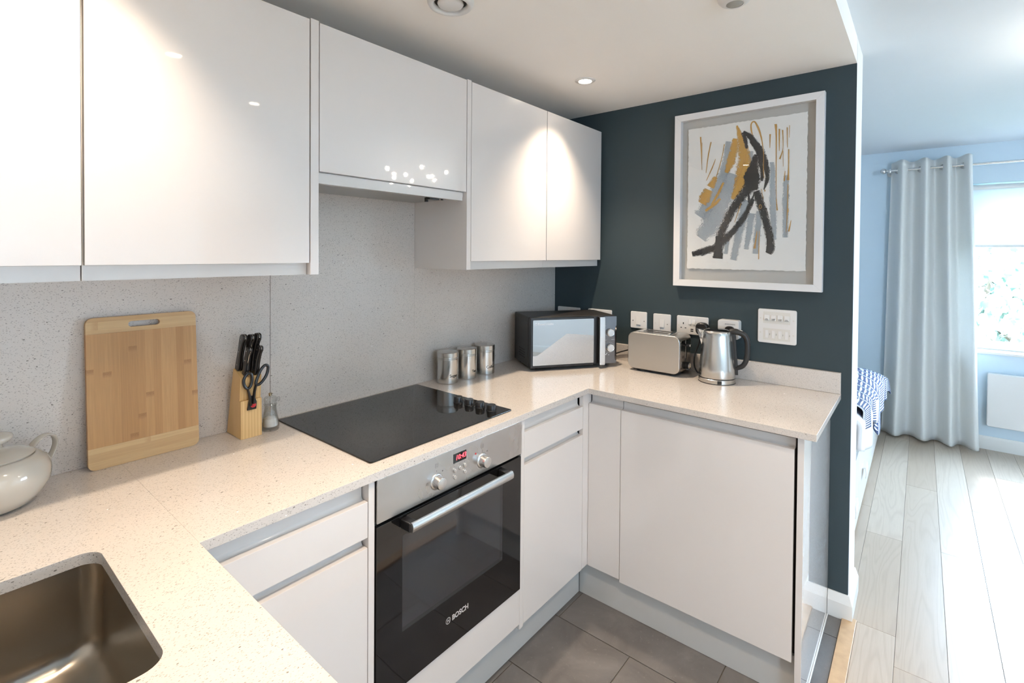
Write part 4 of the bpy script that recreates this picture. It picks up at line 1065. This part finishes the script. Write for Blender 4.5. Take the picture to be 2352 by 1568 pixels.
# ------------------------------------------------------------------ framed picture
fy0, fy1, fz0, fz1, fw, fd = -1.3662, -.7378, 1.3330, 2.1625, .0310, .0350
t = thing('framed_picture', 'white box-framed abstract brush painting on the dark wall', 'picture', (0, -1.05, 1.33))
for (pts) in ([(fy1, fz0), (fy0, fz0), (fy0 + fw, fz0 + fw), (fy1 - fw, fz0 + fw)], [(fy0, fz0), (fy0, fz1), (fy0 + fw, fz1 - fw), (fy0 + fw, fz0 + fw)],
              [(fy0, fz1), (fy1, fz1), (fy1 - fw, fz1 - fw), (fy0 + fw, fz1 - fw)], [(fy1, fz1), (fy1, fz0), (fy1 - fw, fz0 + fw), (fy1 - fw, fz1 - fw)]):
    bm = NB(); poly(bm, pts, fd - .0006, onX(-.0006), bev=.0008); obj('frame_side', bm, M['frame'], t)
bm = NB(); bx(bm, -.0050, -.0008, fy0 + fw - .004, fy1 - fw + .004, fz0 + fw - .004, fz1 - fw + .004); obj('backing', bm, M['mount'], t)
bm = NB(); bx(bm, -.0300, -.0298, fy0 + fw - .003, fy1 - fw + .003, fz0 + fw - .003, fz1 - fw + .003); obj('glazing', bm, M['pane'], t)
py0, py1, pz0, pz1 = -1.3030, -.7990, 1.4180, 2.0915
pts = []
def edge(a, b_, n):
    for i in range(n):
        s = i / n; p = Vector(a).lerp(Vector(b_), s); j = .0018
        pts.append((p.x + random.uniform(-j, j), p.y + random.uniform(-j, j)))
edge((py0, pz0), (py1, pz0), 60); edge((py1, pz0), (py1, pz1), 80); edge((py1, pz1), (py0, pz1), 60); edge((py0, pz1), (py0, pz0), 80)
bm = NB(); poly(bm, pts, .0012, onX(-.0125)); pap = obj('painting', bm, M['paper'], t)
#STROKES
HOM = None
def crop2wall(X, Y):
    """points read off the picture's plane -> (y,z) on the paper"""
    # bilinear on the paper's four corners as they stood in the reading grid
    tl, tr, br, bl_ = (90, 222), (1157, 68), (1130, 1508), (68, 1472)
    return homog(X, Y)
def solve_h(src, dst):
    n = 8; A = []; b_ = []
    for (x, y), (u, v) in zip(src, dst):
        A.append([x, y, 1, 0, 0, 0, -u * x, -u * y]); b_.append(u)
        A.append([0, 0, 0, x, y, 1, -v * x, -v * y]); b_.append(v)
    for i in range(n):
        p = max(range(i, n), key=lambda r: abs(A[r][i])); A[i], A[p] = A[p], A[i]; b_[i], b_[p] = b_[p], b_[i]
        for r in range(i + 1, n):
            f = A[r][i] / A[i][i]
            for c in range(i, n): A[r][c] -= f * A[i][c]
            b_[r] -= f * b_[i]
    x = [0] * n
    for i in range(n - 1, -1, -1): x[i] = (b_[i] - sum(A[i][c] * x[c] for c in range(i + 1, n))) / A[i][i]
    return x
HH = solve_h([(90, 222), (1157, 68), (1130, 1508), (68, 1472)], [(py1, pz1), (py0, pz1), (py0, pz0), (py1, pz0)])
def homog(X, Y):
    d_ = HH[6] * X + HH[7] * Y + 1
    return (HH[0] * X + HH[1] * Y + HH[2]) / d_, (HH[3] * X + HH[4] * Y + HH[5]) / d_
WK = 1.0
def stroke(layer, pts, ws, m, name='brush_stroke', rough_=0):
    P = catmull([(*p, 0) for p in pts], 8); k = len(P)
    bm = NB(); uvl = bm.loops.layers.uv.new('UVMap'); rows_ = []; Ln = 0; nn = 10
    x = -.0139 - layer * .00012
    for i in range(k):
        f = i / (k - 1) * (len(ws) - 1); j = min(int(f), len(ws) - 2) if len(ws) > 1 else 0
        w_ = WK * (ws[j] + (ws[j + 1] - ws[j]) * (f - j)) if len(ws) > 1 else ws[0]
        d_ = (P[min(i + 1, k - 1)] - P[max(i - 1, 0)]).normalized(); nrm = Vector((-d_.y, d_.x, 0))
        if i: Ln += (P[i] - P[i - 1]).length
        w1 = w_ * (1 + rough_ * random.uniform(-.12, .12)); w2 = w_ * (1 + rough_ * random.uniform(-.12, .12))
        row = []
        for q in range(nn + 1):
            s = q / nn; p = P[i] + nrm * ((w1 / 2) * (1 - s) - (w2 / 2) * s)
            y_, z_ = homog(p.x, p.y); row.append((bm.verts.new((x, y_, z_)), (Ln / 100, s)))
        rows_.append(row)
    for a, b_ in zip(rows_, rows_[1:]):
        for q in range(nn):
            fc = bm.faces.new((a[q][0], a[q + 1][0], b_[q + 1][0], b_[q][0]))
            for lp, uv in zip(fc.loops, (a[q][1], a[q + 1][1], b_[q + 1][1], b_[q][1])): lp[uvl].uv = uv
    return bm
def paint(name, m, items, lay):
    tot = NB(); 
    tot.loops.layers.uv.new('UVMap')
    for i, (pts, ws) in enumerate(items):
        b_ = stroke(lay + i * .18, pts, ws, m, rough_=1); me = bpy.data.meshes.new('t'); b_.to_mesh(me); b_.free(); tot.from_mesh(me); bpy.data.meshes.remove(me)
    return obj(name, tot, M[m], pap, smooth=False)
WK = 1.3
paint('grey_wash', 'pgrey', [
    ([(445, 330), (432, 480), (400, 620), (330, 800), (190, 1010)], [50, 80, 90, 130, 120]),
    ([(480, 620), (400, 850), (300, 1050), (190, 1200)], [90, 150, 190, 110]),
    ([(600, 860), (560, 1050), (520, 1230), (482, 1400)], [80, 80, 70, 62]),
    ([(650, 980), (625, 1150), (600, 1305)], [70, 60, 42]), ([(720, 960), (700, 1150), (683, 1345)], [60, 60, 55]),
    ([(430, 1200), (416, 1345)], [50, 36]), ([(640, 420), (650, 560)], [60, 40]),
    ([(835, 520), (842, 900), (850, 1220)], [40, 70, 40]), ([(960, 640), (955, 900), (950, 1200)], [46, 60, 50])], 1)
paint('ochre_strokes', 'pochre', [
    ([(522, 188), (548, 280), (572, 380), (588, 480), (580, 600), (545, 720), (478, 850)], [12, 46, 76, 98, 118, 92, 24]),
    ([(508, 305), (490, 420), (462, 520), (425, 612)], [36, 62, 66, 26]),
    ([(268, 765), (232, 840), (205, 888)], [60, 92, 66]),
    ([(370, 845), (310, 900), (236, 955)], [16, 28, 16]), ([(400, 700), (345, 810), (290, 900)], [14, 22, 10]),
    ([(330, 650), (280, 740)], [30, 60])], 4)
paint('black_strokes', 'pblack', [
    ([(582, 240), (640, 290), (702, 370), (752, 460), (784, 560), (792, 640), (782, 705), (760, 768)], [14, 46, 52, 56, 44, 38, 30, 8]),
    ([(578, 250), (596, 320), (610, 395)], [36, 34, 24]), ([(640, 330), (696, 410), (728, 500), (744, 600), (742, 690)], [16, 30, 34, 34, 20]),
    ([(690, 450), (672, 560), (655, 660), (650, 770)], [30, 90, 130, 90]),
    ([(690, 780), (732, 900), (776, 1050), (808, 1180), (820, 1290), (800, 1345)], [62, 72, 66, 66, 68, 44]),
    ([(640, 740), (560, 830), (470, 960), (410, 1080), (366, 1200), (345, 1385)], [92, 78, 66, 64, 66, 76]),
    ([(665, 850), (590, 1000), (500, 1120), (420, 1205), (320, 1285), (225, 1320), (115, 1345)], [36, 44, 52, 58, 62, 62, 40]),
    ([(622, 790), (634, 888), (676, 800)], [14, 22, 12])], 7)
paint('dense_black_core', 'pcore', [
    ([(668, 560), (652, 660), (655, 770)], [50, 112, 70]), ([(595, 262), (650, 310), (712, 395), (757, 490), (780, 580), (786, 640)], [14, 24, 30, 34, 26, 16]),
    ([(768, 1060), (800, 1180), (812, 1290), (795, 1340)], [14, 30, 46, 36]), ([(350, 1330), (345, 1385)], [62, 66]), ([(345, 1180), (352, 1330)], [26, 48])], 10)
WK = 1.0
paint('ochre_drips', 'pdrip', [
    ([(197, 288), (202, 400), (207, 585)], [13, 7, 3]), ([(209, 340), (206, 560)], [5, 2]), ([(291, 334), (266, 450), (244, 612)], [9, 9, 4]), ([(330, 488), (300, 565), (246, 682)], [4, 9, 5]),
    ([(409, 356), (385, 480), (335, 650), (310, 720)], [7, 5, 7, 14]), ([(662, 275), (650, 225), (652, 172), (682, 157), (718, 225), (744, 320), (760, 450), (757, 590), (764, 665)], [6, 14, 12, 13, 18, 10, 5, 7, 4]),
    ([(820, 268), (816, 392)], [13, 4]), ([(869, 178), (874, 300), (872, 600), (873, 830), (880, 955)], [24, 11, 6, 4, 13]), ([(902, 222), (900, 420)], [14, 5]),
    ([(931, 232), (934, 390), (904, 494)], [10, 4, 15]), ([(934, 420), (936, 560)], [5, 3]), ([(972, 208), (974, 390)], [9, 4]), ([(985, 405), (984, 560), (978, 684)], [11, 8, 20]), ([(994, 190), (990, 300)], [6, 3]),
    ([(976, 720), (972, 950), (960, 1155)], [6, 9, 3]), ([(975, 940), (975, 972)], [14, 14]), ([(1004, 1045), (983, 1146)], [4, 15]), ([(952, 600), (944, 690)], [5, 11]), ([(699, 1140), (675, 1298)], [4, 20]),
    ([(718, 1140), (712, 1395)], [4, 9]), ([(556, 890), (498, 1060)], [6, 4]), ([(722, 905), (734, 905), (740, 925), (728, 938), (718, 922), (722, 905)], [5, 5, 5, 5, 5, 5]),
    ([(583, 500), (560, 600), (490, 745)], [5, 8, 6]), ([(610, 400), (585, 560)], [7, 4]), ([(770, 768), (770, 784)], [11, 11]), ([(738, 760), (756, 850)], [5, 4])], 13)
#END

# ------------------------------------------------------------------ ceiling fittings
def downlight(x, y, z, label, power=0, size=86):
    t = thing('downlight', label, 'ceiling light', (x, y, z), group='recessed ceiling downlights')
    bm = NB(); lathe(bm, [(.0265, -.0015), (.030, -.0050), (.040, -.0042), (.0455, -.0015), (.0460, -.0002), (.0265, -.0002)], seg=48, cap=False); obj('bezel', bm, M['plastic'], t, local=True)
    bm = NB(); lathe(bm, [(0, -.0022), (.0262, -.0022), (.0262, -.0004), (0, -.0004)], seg=32, cap=False); obj('lamp', bm, M['lamp'], t, local=True)
    ld = bpy.data.lights.new('spot', 'SPOT'); ld.energy = power; ld.color = (1.0, .82, .62); ld.spot_size = math.radians(size); ld.spot_blend = 1.0; ld.shadow_soft_size = .022
    lo = bpy.data.objects.new('downlight_beam', ld); COL.objects.link(lo); lo.parent = t; lo.location = (0, 0, -.010)
    return t
DLP = 56
downlight(-.4990, -.5080, KC, 'lit recessed downlight above the microwave corner', DLP * .80, 100)
downlight(-2.2050, -.5080, KC, 'lit recessed downlight above the sink worktop corner', DLP * .55, 94)
downlight(-1.7600, -1.2500, KC, 'lit recessed downlight at the open side of the kitchen ceiling', DLP * 1.05, 110)
downlight(-1.1200, -2.0300, LC, 'lit recessed downlight in the living room ceiling', DLP, 120)
t = thing('ceiling_vent', 'round white extract valve in the kitchen ceiling', 'vent', (-1.362, -.550, KC))
bm = NB(); lathe(bm, [(.0500, -.002), (.0520, -.012), (.0580, -.0175), (.0660, -.0150), (.0715, -.0060), (.0725, .0), (.0500, .0)], seg=64, cap=False); obj('rim', bm, M['plastic'], t, local=True, ang=60)
bm = NB(); lathe(bm, [(0, -.0150), (.0300, -.0150), (.0375, -.0130), (.0405, -.0080), (.0390, -.0040), (.010, -.0005), (0, -.0005)], seg=64, cap=False); obj('centre_disc', bm, M['plastic'], t, local=True, ang=60)
bm = NB(); lathe(bm, [(0, -.0008), (.050, -.0008)], seg=48, cap=False); obj('throat', bm, M['black_gap'], t, local=True)
t = thing('ceiling_sensor', 'white domed sensor with a ribbed lens on the kitchen ceiling', 'sensor', (-.846, -1.238, KC))
bm = NB(); lathe(bm, [(.0240, -.022), (.0280, -.0235), (.0400, -.017), (.0480, -.008), (.0500, .0), (.0240, .0)], seg=56, cap=False); obj('housing', bm, M['plastic'], t, local=True, ang=60)
bm = NB(); lathe(bm, [(0, -.0260), (.010, -.0255), (.018, -.0240), (.0238, -.0215), (.0238, -.0060), (0, -.0060)], seg=40, cap=False); obj('lens', bm, flat('sensor_lens', (.36, .35, .32), .3), t, local=True, ang=60)

# chandelier in the living part (seen only as reflections in the cupboards and the hob)
cx, cy, cz = .42, -2.42, 2.16
t = thing('chandelier', 'bright ten-bulb ceiling chandelier in the living area, seen reflected in the extractor cupboard', 'chandelier', (cx, cy, cz))
obj('canopy', cyl(NB(), (0, 0, LC - cz - .03), (0, 0, LC - cz - .0005), .06, bev=.004), M['chrome'], t, local=True)
obj('stem', cyl(NB(), (0, 0, -.02), (0, 0, LC - cz - .025), .008), M['chrome'], t, local=True)
for i in range(10):
    a = 2 * PI * i / 10 + .2; r0 = .27 if i % 2 else .19; zz = .02 if i % 2 else -.035
    c_, s_ = math.cos(a), math.sin(a)
    bm = NB(); tube(bm, [(0, 0, 0), (r0 * .5 * c_, r0 * .5 * s_, -.03), (r0 * c_, r0 * s_, zz - .02), (r0 * c_, r0 * s_, zz)], .004, 8, 5); arm = obj('arm', bm, M['chrome'], t, local=True)
    bm = NB(); lathe(bm, [(0, zz), (.007, zz), (.010, zz + .010), (.011, zz + .018), (.008, zz + .026), (0, zz + .029)], M4=Matrix.Translation((r0 * c_, r0 * s_, 0)), seg=16, cap=False); obj('bulb', bm, M['bulb'], arm, local=True)

# ------------------------------------------------------------------ far end of the living room
t = thing('curtain_rail', 'steel curtain pole with ball end above the window', 'curtain pole', (2.75, -2.8, 2.19))
bm = NB(); cyl(bm, (2.75, -5.05, 2.19), (2.75, -1.440, 2.19), .0095); obj('pole', bm, M['alu'], t)
bm = NB(); lathe(bm, [(0, -.022)] + [(.0225 * math.cos(a), .0225 * math.sin(a)) for a in [math.radians(-78 + 12 * i) for i in range(14)]] + [(0, .0225)], M4=axisM((2.75, -1.425, 2.19), (0, 1, 0)), seg=32, cap=False); obj('finial', bm, M['alu'], t)
for yy_ in (-1.468, -4.95):
    bm = NB(); cyl(bm, (2.75, yy_, 2.178), (XF - .0005, yy_, 2.178), .006); cyl(bm, (XF - .006, yy_, 2.178), (XF - .0005, yy_, 2.178), .024); bx(bm, 2.738, 2.762, yy_ - .006, yy_ + .006, 2.172, 2.204, bev=.003); obj('bracket', bm, M['alu'], t)
t = thing('curtain', 'pale grey linen eyelet curtain hanging in folds at the window', 'curtain', (2.75, -1.74, .01))
ys_top, yb_top, ys_bot, yb_bot = -1.480, -1.966, -1.440, -2.040
eye = [-1.5160, -1.6600, -1.7950, -1.9170]
NU, NV = 260, 60; ztop, zbot = 2.262, .008
def fold(yq):
    # phase: eyelet k starts a forward fold; phase 0 at eyelet
    e = [eye[0] - .0 + .144] + eye + [eye[-1] - .125]
    for k in range(len(e) - 1):
        if e[k] >= yq >= e[k + 1]: return k + (e[k] - yq) / (e[k] - e[k + 1])
    return 0
bm = NB(); grid = []
for j in range(NV + 1):
    v_ = j / NV; row = []
    z = ztop + (zbot - ztop) * v_
    for i in range(NU + 1):
        u_ = i / NU; yt = ys_top + (yb_top - ys_top) * u_
        ph = fold(yt) * 2 * PI
        y = yt + ((ys_bot + (yb_bot - ys_bot) * u_) - yt) * v_ ** 1.1
        amp = .062 + .010 * v_
        s_ = math.sin(ph); s_ = math.copysign(abs(s_) ** .9, s_)
        x = 2.75 - amp * s_ + .006 * math.sin(ph * .37 + 3 * v_) * v_
        y += -.006 * math.sin(ph + .6) + .004 * math.sin(6 * v_ + u_ * 9) * v_
        zz = z + (.006 * math.sin(ph + 1.0) * (1 - v_) - .010 * math.sin(ph) * v_ ** 6 if j not in (NV,) else .006 * (1 + math.sin(ph)))
        if v_ > .955: x += -.006 * math.sin((v_ - .955) / .045 * PI)
        row.append(bm.verts.new((min(x, 2.838), y, max(zz, .003))))
    grid.append(row)
for a, b_ in zip(grid, grid[1:]):
    for i in range(NU): bm.faces.new((a[i], a[i + 1], b_[i + 1], b_[i]))
cur = obj('cloth', bm, M['linen'], t, ang=180, recalc=False)
sm = cur.modifiers.new('t', 'SOLIDIFY'); sm.thickness = .002
for e in eye:
    bm = NB(); lathe(bm, [(.0215 + .0045 * math.cos(a), .0032 * math.sin(a)) for a in [2 * PI * k / 12 for k in range(13)]], M4=axisM((2.746, e - .002, 2.184), (-.62, .60, 0)), seg=32, cap=False); obj('eyelet', bm, M['alu'], t)
t = thing('radiator', 'white electric panel heater under the window', 'heater', (2.83, -2.6, .19))
bm = NB(); poly(bm, rr(-3.05, -2.0830, .1920, .5960, .014, 5), .045, onX(2.850), bev=.004, seg=3); obj('casing', bm, M['plastic'], t)
bm = NB(); bx(bm, 2.849, XF, -2.95, -2.90, .25, .54); bx(bm, 2.849, XF, -2.25, -2.20, .25, .54); obj('bracket', bm, M['plastic2'], t)

# bed alcove behind the partition
t = thing('bed', 'white bed with drawers in its side, behind the partition', 'bed', (1.4, -.75, 0))
obj('frame', B(.26, 2.570, -1.410, -.03, .012, .44, bev=.003), M['woodwork'], t)
for a, b_ in ((.30, .915), (.921, 1.655), (1.661, 2.545)):
    dw = obj('drawer', B(a, b_, -1.4300, -1.4105, .030, .40, bev=.002), M['woodwork'], t)
    c_ = {.30: .60, .921: 1.18, 1.661: 2.25}[a]; bm = NB()
    poly(bm, [(-1.4300, .245), (-1.4480, .250), (-1.4520, .215), (-1.4500, .188), (-1.4470, .186), (-1.4485, .215), (-1.4455, .243), (-1.4300, .238)], .13, frame4((c_ - .065, 0, 0), (0, 1, 0), (0, 0, 1), (1, 0, 0))); obj('handle', bm, M['plastic'], dw)
bm = NB(); bx(bm, .27, 2.50, -1.350, -.04, .4405, .54, bev=.03, seg=3); tag(obj('mattress', bm, M['bedding']), 'white mattress on the bed with drawers', 'mattress')
# duvet: puffy sheet draped over the near side
def drape(name, xr, prof_fn, m, label, cat, nu=50, nv=30, th=.02, uvs=False):
    bm = NB(); g = []; uvl = bm.loops.layers.uv.new('UVMap')
    for i in range(nu + 1):
        x = xr[0] + (xr[1] - xr[0]) * i / nu; g.append([(bm.verts.new(prof_fn(x, j / nv)), (i / nu, j / nv)) for j in range(nv + 1)])
    for a, b_ in zip(g, g[1:]):
        for j in range(nv):
            f = bm.faces.new((a[j][0], a[j + 1][0], b_[j + 1][0], b_[j][0]))
            for lp, uv in zip(f.loops, (a[j][1], a[j + 1][1], b_[j + 1][1], b_[j][1])): lp[uvl].uv = uv
    o = obj(name, bm, M[m], ang=180); s_ = o.modifiers.new('t', 'SOLIDIFY'); s_.thickness = th; s_.offset = 1
    return tag(o, label, cat)
def lerp_tab(tab, x):
    if x <= tab[0][0]: return tab[0][1]
    for (a, p), (b_, q) in zip(tab, tab[1:]):
        if x <= b_: return p + (q - p) * (x - a) / (b_ - a)
    return tab[-1][1]
def side_drape(x, s, ztop_, zlow, ytop, yhem, wob):
    if s < .45: return (x, -.25 + (ytop + .25) * s / .45, ztop_ + .015 * math.sin(s * 7 + x * 3))
    q = (s - .45) / .55; a = min(1, q * 2.2) * PI / 2
    return (x, ytop + (yhem - ytop) * math.sin(a) + wob * q, ztop_ - (ztop_ - zlow) * (q ** 1.5 * .75 + q * .25))
def duvet(x, s):
    zl = lerp_tab([(.25, .62), (.64, .50), (.95, .445), (1.12, .47), (1.42, .50)], x)
    return side_drape(x, s, lerp_tab([(.27, .765), (1.0, .70), (1.42, .66)], x), zl, -1.36, -1.472, .012 * math.sin(x * 13) + .012)
drape('duvet', (.27, 1.42), duvet, 'bedding', 'plain white duvet hanging over the bed side below the patterned cover', 'duvet', th=.020)
def throw(x, s):
    zt = lerp_tab([(.4, .80), (1.0, .74), (1.6, .70), (2.1, .64), (2.45, .56)], x)
    zl = lerp_tab([(.40, .66), (.83, .605), (1.06, .54), (1.34, .385), (1.42, .44), (1.72, .452), (2.1, .440), (2.40, .440), (2.47, .40)], x)
    x2, y2, z2 = side_drape(x, s, zt, min(zl, zt - .02), -1.365, -1.484, .010 * math.sin(x * 17))
    return (x2, y2 - (.03 * max(0, (x - 2.25) / .2) * max(0, s - .6)), z2)
drape('bedspread', (.42, 2.47), throw, 'print', 'navy and white leaf-patterned cover draped over the bed', 'bedspread', 70, 40, .006)
bm = NB(); bx(bm, 1.05, 1.30, -1.375, -1.0, .752, .822, bev=.033, seg=4); o_ = tag(obj('folded_towel', bm, M['bedding']), 'white folded towel on top of the patterned cover', 'towel')

# ------------------------------------------------------------------ outside the window
struct('ground', B(3.2, 40, -30, 20, -3.2, -3.0), M['grass'])
t = thing('brick_building', 'red brick building seen through the window, behind the trees', 'building', (16, -3.4, -3.0))
obj('wall', B(15.5, 20, -4.05, -3.35, -3.0, 4.2), M['brick'], t)
obj('wall', B(15.9, 20, -9.5, -4.06, -3.0, 4.2), M['asphalt'], t, label='pale rendered wall')
for z in (-1.6, .1, 1.6):
    for y in (-3.86, -4.7, -5.9, -7.2):
        wf = obj('window', B(15.44 if y > -4 else 15.84, 15.52 if y > -4 else 15.92, y - .34 if y < -4 else y - .16, y + .34 if y < -4 else y + .16, z, z + .95), M['woodwork'], t)
        obj('pane', B(15.42 if y > -4 else 15.82, 15.45 if y > -4 else 15.85, y - .27 if y < -4 else y - .11, y + .27 if y < -4 else y + .11, z + .08, z + .87), M['blackglass'], wf)
def tree(x, y, zc, R, label, seed, n=900):
    rnd = random.Random(seed)
    t = thing('tree', label, 'tree', (x, y, -3.0))
    bm = NB(); tube(bm, [(x, y, -2.99), (x + .05, y + .04, -1.0), (x, y, zc)], [.16, .12, .05], 10)
    for i in range(7):
        a = i * 2.4; tube(bm, [(x, y, zc - R * .8 + i * .12), (x + R * .4 * math.cos(a), y + R * .4 * math.sin(a), zc - R * .3 + i * .1), (x + R * .75 * math.cos(a), y + R * .75 * math.sin(a), zc + .1 + i * .05)], [.05, .03, .012], 6, 4)
    obj('trunk', bm, M['bark'], t)
    bm = NB()
    for i in range(n):
        while True:
            p = Vector((rnd.uniform(-1, 1), rnd.uniform(-1, 1), rnd.uniform(-1, 1)))
            if p.length < 1: break
        if noise.noise(p * 2.3 + Vector((seed, 0, 0))) < -.12: continue
        c_ = Vector((x, y, zc)) + Vector((p.x * R, p.y * R, p.z * R * .8)); s_ = rnd.uniform(.05, .11)
        q = Vector((rnd.gauss(0, 1), rnd.gauss(0, 1), rnd.gauss(0, 1))).to_track_quat('Z', 'Y')
        vs = [bm.verts.new(c_ + q @ Vector(k_) * s_) for k_ in ((-.5, -.9, 0), (.5, -.9, .15), (.75, 0, 0), (.4, .95, .1), (0, 1.2, -.1), (-.5, .9, .1), (-.75, 0, .12))]
        bm.faces.new(vs)
    o = obj('foliage', bm, M['leaf'], t, smooth=False, recalc=False)
    return t
tree(10.2, -2.55, .95, 1.05, 'nearer leafy tree outside, left of the brick building', 3, 1500)
tree(12.3, -3.30, -.35, 1.00, 'low leafy tree outside, in front of the brick building', 5, 1300)
tree(9.4, -4.6, .3, 1.1, 'leafy tree outside, furthest to the right', 8, 1000)

# ------------------------------------------------------------------ light
wd = bpy.data.worlds.new('w'); SC.world = wd; wd.use_nodes = True
bg = wd.node_tree.nodes['Background']; bg.inputs[0].default_value = (.56, .77, 1.0, 1); bg.inputs[1].default_value = 31.0
sun = bpy.data.lights.new('sun', 'SUN'); sun.energy = 3; sun.color = (.84, .92, 1.0); sun.angle = math.radians(5)
so = bpy.data.objects.new('sun', sun); COL.objects.link(so)
so.rotation_euler = Vector((-.55, .02, -.62)).to_track_quat('-Z', 'Y').to_euler()
def area(name, loc, sx, sy, rot, portal=False, energy=0, col=(1, 1, 1)):
    a = bpy.data.lights.new(name, 'AREA'); a.shape = 'RECTANGLE'; a.size = sx; a.size_y = sy; a.energy = energy; a.color = col
    if portal: a.cycles.is_portal = True
    o = bpy.data.objects.new(name, a); COL.objects.link(o); o.location = loc; o.rotation_euler = rot
    return o
area('window_portal', (XF + .24, (WY0 + WY1) / 2, (WZ0 + WZ1) / 2), WY1 - WY0, WZ1 - WZ0, Vector((-1, 0, 0)).to_track_quat('-Z', 'Z').to_euler(), portal=True)
area('window_portal', (XL - .11, (VY0 + VY1) / 2, (VZ0 + VZ1) / 2), VY1 - VY0, VZ1 - VZ0, Vector((1, 0, 0)).to_track_quat('-Z', 'Z').to_euler(), portal=True)

# ------------------------------------------------------------------ camera
cam = bpy.data.cameras.new('camera'); co = bpy.data.objects.new('camera', cam); COL.objects.link(co)
yaw, pit, rol = math.radians(50.5182), math.radians(.8127), math.radians(.4247)
f = Vector((math.sin(yaw) * math.cos(pit), math.cos(yaw) * math.cos(pit), -math.sin(pit)))
r = Vector((math.cos(yaw), -math.sin(yaw), 0)); u = r.cross(f)
r2 = r * math.cos(rol) + u * math.sin(rol); u2 = -r * math.sin(rol) + u * math.cos(rol)
co.matrix_world = frame4((-2.4293, -1.6831, 1.4856), r2, u2, -f)
cam.sensor_width = 36; cam.lens = 1142.31 / 2352 * 36
cam.shift_x = (1176 - 1176.5) / 2352; cam.shift_y = -(784 - 597.5) / 2352
cam.clip_start = .02; cam.clip_end = 200
SC.camera = co
SC.view_settings.view_transform = 'Standard'; SC.view_settings.look = 'None'; SC.view_settings.gamma = 1; SC.view_settings.exposure = 0.70
SC.cycles.max_bounces = 10; SC.cycles.diffuse_bounces = 6; SC.cycles.glossy_bounces = 6; SC.cycles.transparent_max_bounces = 12
SC.cycles.sample_clamp_indirect = 6.0; SC.cycles.caustics_reflective = False; SC.cycles.caustics_refractive = False
